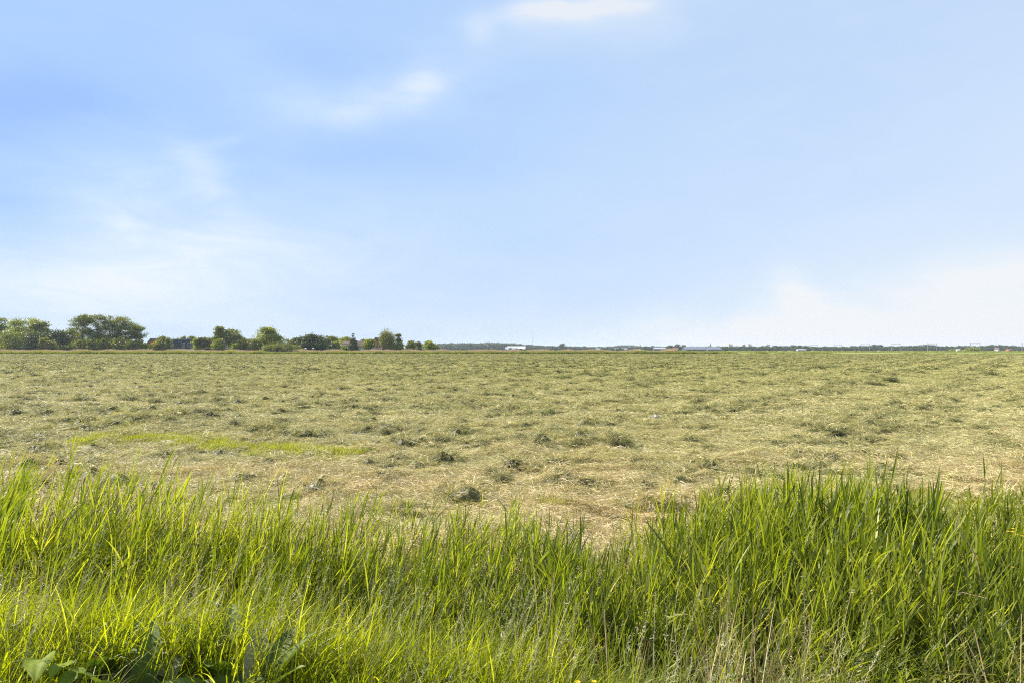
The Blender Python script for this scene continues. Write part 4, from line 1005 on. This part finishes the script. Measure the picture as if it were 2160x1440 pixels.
window(root, -4.3, 3.4, 1.6, 1.8, -.11); window(root, 1.2, 3.1, 1.6, 2.4, -.11); window(root, 4.7, 3.5, 2.8, 2.1, -.11); window(root, -1.5, .8, 2.4, 1.4, .29); window(root, 3.5, .6, 3, 1.7, .29)
house(482, 20, 9, 2.7, 7.2, 352, 'x', M_BRICKD, M_SLATE, 'long dark house with slate roof behind the tall oval tree', [(-6, .8, 1.6, 1.3), (2, .8, 2.4, 1.5), (6.2, .6, 2.4, 1.8)], 4)
house(446, 6, 8, 2.9, 7.6, 349, 'y', M_SLATE, M_BRICKD, 'dark gable end of a house left of the tall oval tree', [(0, 3.4, 1.2, 1.2)])
house(318, 6.5, 8, 3.6, 8.0, 356, 'y', M_REDB, M_BROWN, 'brown-roofed gabled house right of the tall airy row', [(0, 3.8, 1.2, 1.2)])
house(526, 8, 8, 4.6, 8.0, 372, 'x', M_BRICKD, M_BROWN, 'brown roof left of the big bright yellow-green tree')
house(731, 4.4, 7, 5.2, 6.6, 354, 'x', M_WHITE, M_BROWN, 'white-walled house left of the dark conifer', [(0, 3, 1.4, 1.2)])
house(765, 8, 8, 3.9, 6.7, 358, 'x', M_WHITE, M_BROWN, 'white house with brown roof right of the dark conifer', [(1.2, 1.8, 1.5, 1.1)])
house(792, 6, 8, 4.3, 8.6, 362, 'y', M_REDB, M_BROWN, 'brown gabled house left of the weeping willow', [(0, 4.2, 1.1, 1.2)], 0)
house(794, 4.5, 4, 1.9, 3.2, 332, 'x', M_BRICKD, M_BROWN, 'low reddish brown garden shed under the weeping willow')
house(836, 5, 6, 2.6, 4.6, 348, 'x', M_REDB, M_BROWN, 'low brick outbuilding right of the weeping willow')
# garden fence panels, parasols
def fence(pxa, pxb, d, h, mat, label, step=1.8):
    x0 = (pxa - 1080) / FPX * d; n = max(1, int((pxb - pxa) / FPX * d / step)); root = empty('garden_fence', (x0, d, 0)); tag(root, label, 'fence', 'garden fences')
    for i in range(n): bmesh_obj('panel', mat, root, lambda bm: box(bm, i * step + .06, (i + 1) * step - .06, 0, .05, .05, h))
    for i in range(n + 1): bmesh_obj('post', M_BRICKD, root, lambda bm: box(bm, i * step - .05, i * step + .05, -.02, .08, -.2, h + .1))
fence(350, 374, 328, 2.5, M_FENCE, 'pale grey board fence in front of the dark flat-topped house'); fence(305, 348, 329, 2.4, M_BRICKD, 'dark board fence left of the pale grey one')
fence(498, 512, 329, 2.5, M_FENCE, 'short pale fence below the right part of the dark slate house'); fence(395, 412, 329, 2.3, M_WHITE, 'white low fence right of the dark flat-topped house')
for px, lab in ((645, 'left white garden parasol under the dark round trees'), (661, 'right white garden parasol under the dark round trees')):
    root = empty('parasol', ((px - 1080) / FPX * 328, 328, 0)); tag(root, lab, 'parasol', 'white parasols')
    bm = bmesh.new(); bmesh.ops.create_cone(bm, segments=8, radius1=.7, radius2=.03, depth=.4, cap_ends=False, matrix=Matrix.Translation((0, 0, 2.85))); me = bpy.data.meshes.new('canopy'); bm.to_mesh(me); bm.free(); me.materials.append(M_WHITE); link('canopy', me, root)
    v, f = tube([(0, 0, 0), (0, 0, 1.4), (0, 0, 3.05)], [.03, .03, .03], 6); link('pole', mesh_np('pole', v, f, M_WHITE), root)

# ------------------------------------------------------------------ far buildings
M_METAL = plain('grey_metal_roof', (.17, .18, .21), .5, .1, .3); M_LIGHTR = plain('pale_metal_roof', (.36, .37, .38), .5, .08, .3); M_BARNW = plain('dark_barn_wall', (.07, .07, .085), .9, .2, .5)
M_CONC = plain('pale_concrete', (.50, .44, .40), .85, .1, .2); M_STONE = plain('church_stone', (.16, .15, .15), .9, .1, .3)
def far_barn(pxa, pxb, ptop, d, h_e, mr, mw, label, axis='x', dep=24):
    w = (pxb - pxa) / FPX * d; zr = (737 - ptop) / FPX * d + EYE
    return house((pxa + pxb) / 2, w, dep, h_e * zr, zr, d, axis, mw, mr, label, (), None, 'barn', 'farm buildings on the horizon')
far_barn(1070, 1108, 729.6, 1100, .45, M_WHITE, M_BARNW, 'long barn with a bright pale roof in front of the far wood')
far_barn(1066, 1092, 731.2, 1060, .35, M_LIGHTR, M_BARNW, 'lower front barn touching the bright pale-roofed one')
far_barn(1380, 1406, 732, 1150, .55, M_LIGHTR, M_BARNW, 'low long barn with pale roof left of the dark tree trio')
far_barn(1447, 1490, 730.2, 1000, .4, M_METAL, M_BARNW, 'largest grey-roofed barn right of the dark tree trio')
far_barn(1494, 1522, 730.8, 1040, .4, M_METAL, M_BARNW, 'smaller grey-roofed barn under the right church spire')
far_barn(1421, 1431, 733, 1000, .5, M_REDB, M_REDB, 'tiny red-roofed barn among the dark tree trio', dep=8)
far_barn(1683, 1700, 735, 900, .6, M_LIGHTR, M_LIGHTR, 'low pale shed before the far tree row left of the railway portals', dep=6)
far_barn(1345, 1352, 736, 900, .5, M_WHITE, M_WHITE, 'small white hut under the left church spire', dep=5)
far_barn(1150, 1160, 734, 1400, .5, M_LIGHTR, M_WHITE, 'pale farm building right of the radio mast', dep=10)
far_barn(2019, 2021, 735.4, 700, .7, M_WHITE, M_WHITE, 'left one of two tiny white huts before the railway', dep=2)
far_barn(2023.5, 2025.5, 735.4, 700, .7, M_WHITE, M_WHITE, 'right one of two tiny white huts before the railway', dep=2)
far_barn(2106, 2110, 732.8, 950, .6, M_BROWN, M_FENCE, 'pale farmhouse gable in the tree row near the right edge', 'y', 8)
far_barn(2129, 2137, 734.4, 900, .5, M_BROWN, M_REDB, 'reddish low house between the last portal and the right post', dep=8)
for px, wh in ((1300, 'middle'), (1318, 'rightmost'), (1262, 'leftmost')): far_barn(px - 5, px + 5, 733.8, 1300, .6, M_LIGHTR, M_WHITE, wh + ' pale greenhouse on the horizon in front of the wooded dunes', dep=10)
for px, top, d, lab in ((1350.5, 725.5, 1900, 'church with a thin dark spire left of centre-right barns'), (1498.5, 721.5, 1900, 'church with the taller pointed spire behind the grey barns')):
    k = d / FPX; H = (737 - top) * k + EYE; root = empty('church', ((px - 1080) * k, d, 0)); tag(root, lab, 'church', 'village churches on the horizon')
    bmesh_obj('tower', M_STONE, root, lambda bm: box(bm, -2.2, 2.2, -2.2, 2.2, -.3, H * .55))
    def sp(bm):
        b = [bm.verts.new((2.4 * cos(a), 2.4 * sin(a), H * .55)) for a in np.arange(8) / 8 * 2 * pi]; t = bm.verts.new((0, 0, H)); 
        for i in range(8): bm.faces.new((b[i], b[(i + 1) % 8], t))
        bm.faces.new(b[::-1])
    bmesh_obj('spire', M_STONE, root, sp); bmesh_obj('nave', M_REDB, root, lambda bm: wallbody(bm, 2.3, 20, -4, 4, H * .22, H * .4, 'x'))
for (a, b, top, lab) in ((1531, 1545, 724.6, 'left apartment tower, beside a lower block'), (1573, 1585, 724.6, 'middle one of the three apartment towers'), (1613, 1624, 725, 'rightmost of the three apartment towers'), (1547, 1558, 728.5, 'low apartment block right of the left tower')):
    d = 3000; k = d / FPX; H = (737 - top) * k + EYE; w = (b - a) * k; root = empty('apartment_tower', ((a + w / k / 2 - 1080) * k, d, 0), R(28)); tag(root, lab, 'apartment block', 'apartment blocks on the horizon')
    ww = w * .78; bmesh_obj('wall', M_CONC, root, lambda bm: box(bm, -ww / 2, ww / 2, -ww * .4, ww * .4, -.5, H * .93)); bmesh_obj('roof_house', M_CONC, root, lambda bm: box(bm, -ww * .15, ww * .15, -2, 2, H * .932, H))
    nf = int(H * .9 / 3)
    for i in range(nf):
        for (mx, name) in ((0, 'window_band'),): bmesh_obj(name, M_GLASS, root, lambda bm: box(bm, -ww * .44, ww * .44, -ww * .4 - .15, -ww * .4 + .1, 3 * i + 1, 3 * i + 2.3))
# radio mast
k = 1500 / FPX; v, f = tube([(0, 0, 0), (0, 0, 20), (0, 0, 45)], [.35, .28, .15], 4); o = link('radio_mast', mesh_np('radio_mast', v, f, M_METAL), None, ((1124 - 1080) * k, 1500, 0)); tag(o, 'thin tall mast rising over the far wood at centre', 'mast')

# railway portals
M_STEEL = plain('galvanised_steel', (.28, .29, .30), .5, .1, 1, metal=.3)
PL = ['nearest railway portal, left of the round bush', 'second nearest railway portal, its beam over the tree row', 'third railway portal counted from the right', 'fourth railway portal counted from the right', 'fifth portal, the darkest beam right of the low pale shed', 'farthest railway portal, just right of the low pale shed']
proto = None
for i, (pc, pw, top) in enumerate(((2057, 20, 723.3), (1966, 18.5, 724.5), (1890, 17.5, 725), (1826, 17, 725.6), (1767.5, 15.5, 726.6), (1717, 14.5, 727.2))):
    d = 12.0 / pw * FPX; x = (pc - 1080) / FPX * d; H = (737 - top) / FPX * d + EYE
    if proto is None:
        root = empty('railway_portal', (x, d, 0)); H0 = H
        for s in (-6, 6): bmesh_obj('post', M_STEEL, root, lambda bm: box(bm, s - .22, s + .22, -.2, .2, -.3, H + .9))
        bmesh_obj('beam', M_STEEL, root, lambda bm: (box(bm, -5.78, 5.78, -.15, .15, H - .15, H + .15), box(bm, -5.78, 5.78, -.1, .1, H - .75, H - .62)))
        for s in (-3, 3): bmesh_obj('hanger', M_STEEL, root, lambda bm: box(bm, s - .08, s + .08, -.08, .08, H - 2.2, H - .76))
        proto = root
    else:
        root = proto.copy(); COL.objects.link(root); root.location = (x, d, 0); root.scale = (1, 1, H / H0)
        for ch in list(proto.children):
            c = ch.copy(); COL.objects.link(c); c.parent = root
    tag(root, PL[i], 'railway portal', 'overhead-line portals along the railway')
d = 760; k = d / FPX; o = bmesh_obj('railway_post', M_STEEL, None, lambda bm: (box(bm, -.28, .28, -.2, .2, -.3, (737 - 722.6) * k + EYE), box(bm, -1.2, .28, -.1, .1, (737 - 724) * k + EYE - .3, (737 - 724) * k + EYE)), ((2156 - 1080) * k, d, 0)); tag(o, 'single dark railway post at the right edge of the photo', 'railway post')
T(2049, 14, 732.5, 'dome', 820, F_YEL, 'low green bush at the foot of the nearest railway portal', name='bush', cat='bush', n=1200, tr=False, leaf=1.0)
T(2011, 8, 736, 'dome', 810, F_YEL, 'small flat bush left of the two tiny white huts', name='bush', cat='bush', n=500, tr=False, leaf=.8)

# distant trees
FAR_T = [(crown(1000 + i, lobes_for(('dense', 'dense', 'oval', 'dense')[i % 4], 1 * 12, 6.0, 1000 + i), 620, 1.9, F_FAR), trunk(1000 + i, 12, .3, lobes_for('round', 12, 6, i)[:3])) for i in range(8)]
rt = random.Random(9)
def far_tree(px, top, d, label, group, hw=None, v=None):
    H = (737 - top) / FPX * d + EYE; i = rt.randrange(8) if v is None else v
    root = empty('tree', ((px - 1080) / FPX * d, d, 0), rt.uniform(0, 6.28)); tag(root, label, 'tree', group)
    s = H / 12; sx = (hw / FPX * d / 6.0) if hw else s * rt.uniform(.85, 1.25); root.scale = (sx, sx, s)
    link('crown', FAR_T[i][0], root); link('trunk', FAR_T[i][1], root)
far_tree(1186, 724.3, 1300, 'lone dark round tree standing above the far wood right of the mast', 'trees on the far horizon', 6)
for px, top, hw, lab in ((1414, 727, 7, 'left dark round tree of the trio by the barns'), (1429, 726, 6, 'pointed middle tree of the trio by the barns'), (1442, 727, 5, 'right tree of the trio by the barns')): far_tree(px, top, 1150, lab, 'tree trio by the barns', hw)
far_tree(1570, 726.5, 1300, 'round tree touching the left side of the middle apartment tower', 'trees on the far horizon', 4)
TOPX = [1340, 1400, 1460, 1530, 1560, 1600, 1650, 1680, 1720, 1800, 1850, 1870, 1960, 1990, 2060, 2080, 2100, 2130, 2170]; TOPY = [731, 731, 732, 731, 731, 730.5, 729, 728, 731, 731, 727, 731, 727.5, 730.5, 730.5, 728, 727.5, 730, 731]
px = 1342
while px < 2185:
    top = np.interp(px, TOPX, TOPY) + rt.uniform(-1.9, .9)
    far_tree(px, top, rt.uniform(1150, 1500), 'bluish green tree in the long far tree row right of centre', 'long tree row on the right horizon', rt.uniform(4, 7)); px += rt.uniform(3.6, 6.5)
for q in range(60):
    px = rt.uniform(1520, 2185); far_tree(px, rt.uniform(731, 734), rt.uniform(1000, 1140), 'low tree or shrub in front of the long far tree row', 'low growth before the far tree row', rt.uniform(3, 6))
r = np.random.default_rng(77); cm = [t[0] for t in FAR_T]
def wood(name, x0, x1, d0, d1, n, tops, label, seed):
    r = np.random.default_rng(seed); px = r.uniform(x0, x1, n); d = r.uniform(d0, d1, n)
    H = (737 - np.interp(px, tops[0], tops[1]) - r.uniform(-.6, 2.2, n)) / FPX * d + EYE
    s = H / 12; sx = s * r.uniform(.9, 1.4, n)
    scatter(name, np.stack([(px - 1080) / FPX * d, d, 0 * d], -1), np.stack([0 * d, 0 * d, r.uniform(0, 6.28, n)], -1), np.stack([sx, sx, s], -1), r.integers(0, 8, n), cm, label, 'wood')
wood('wood', 880, 1235, 1500, 1900, 420, ([880, 925, 950, 1040, 1075, 1120, 1150, 1235], [727, 725, 724.5, 723.5, 724.5, 727.5, 729, 730.5]), 'bluish far-off wood across the middle of the horizon', 5)
wood('low_wood', 1150, 1400, 1500, 1900, 240, ([1150, 1235, 1400], [729.5, 731, 731]), 'low far-off trees between the wood and the barns', 6)
wood('low_wood_right', 1380, 2200, 1520, 1800, 330, ([1380, 2200], [730.6, 730.2]), 'low far-off woodland closing the gaps behind the long tree row', 8)
wood('near_copses', 920, 1345, 950, 1200, 120, ([920, 1345], [733.5, 734]), 'scattered low bushes in front of the far-off wood', 7)
# wooded dune hill
def hill():
    nx, ny = 60, 8; v = []
    for j in range(ny):
        for i in range(nx):
            u = i / (nx - 1); px = 1240 + 150 * u; d = 2600 + j * 40; h = ((737 - 728.2) / FPX * 2600 + EYE) * (np.interp(px, [1240, 1285, 1300, 1320, 1340, 1365, 1390], [0, .5, .85, 1, .85, .3, 0])) * sin(pi * (j + .6) / ny) ** .6
            v.append(((px - 1080) / FPX * d, d, h - .5))
    f = [(j * nx + i, j * nx + i + 1, (j + 1) * nx + i + 1, (j + 1) * nx + i) for j in range(ny - 1) for i in range(nx - 1)]
    tag(link('dune_hill', mesh_np('dune_hill', v, f, plain('dune_scrub', (.07, .09, .03), 1, .3, .01), smooth=True)), kind='structure')
    r = np.random.default_rng(6); n = 260; px = r.uniform(1262, 1368, n); d = r.uniform(2620, 2800, n)
    h = ((737 - 728.2) / FPX * 2600 + EYE) * np.interp(px, [1240, 1285, 1300, 1320, 1340, 1365, 1390], [0, .5, .85, 1, .85, .3, 0]) * .95 - 6
    scatter('dune_trees', np.stack([(px - 1080) / FPX * d, d, np.maximum(h, 0)], -1), np.stack([0 * d, 0 * d, r.uniform(0, 6.28, n)], -1), r.uniform(.5, .9, n), r.integers(0, 8, n), cm, 'trees covering the far dune hill', 'wood')
hill()

# ------------------------------------------------------------------ haze
m, nt, out = new_mat('haze'); vp = nt.nodes.new('ShaderNodeVolumePrincipled'); vp.inputs['Density'].default_value = .00011
vp.inputs['Color'].default_value = (.80, .90, 1.0, 1); vp.inputs['Anisotropy'].default_value = .1
nt.links.new(vp.outputs[0], out.inputs['Volume'])
o = bmesh_obj('haze', m, None, lambda bm: box(bm, -4500, 4500, -60, 4200, -2.2, 34)); tag(o, 'thin pale blue haze lying over the whole polder', 'haze', kind='stuff')
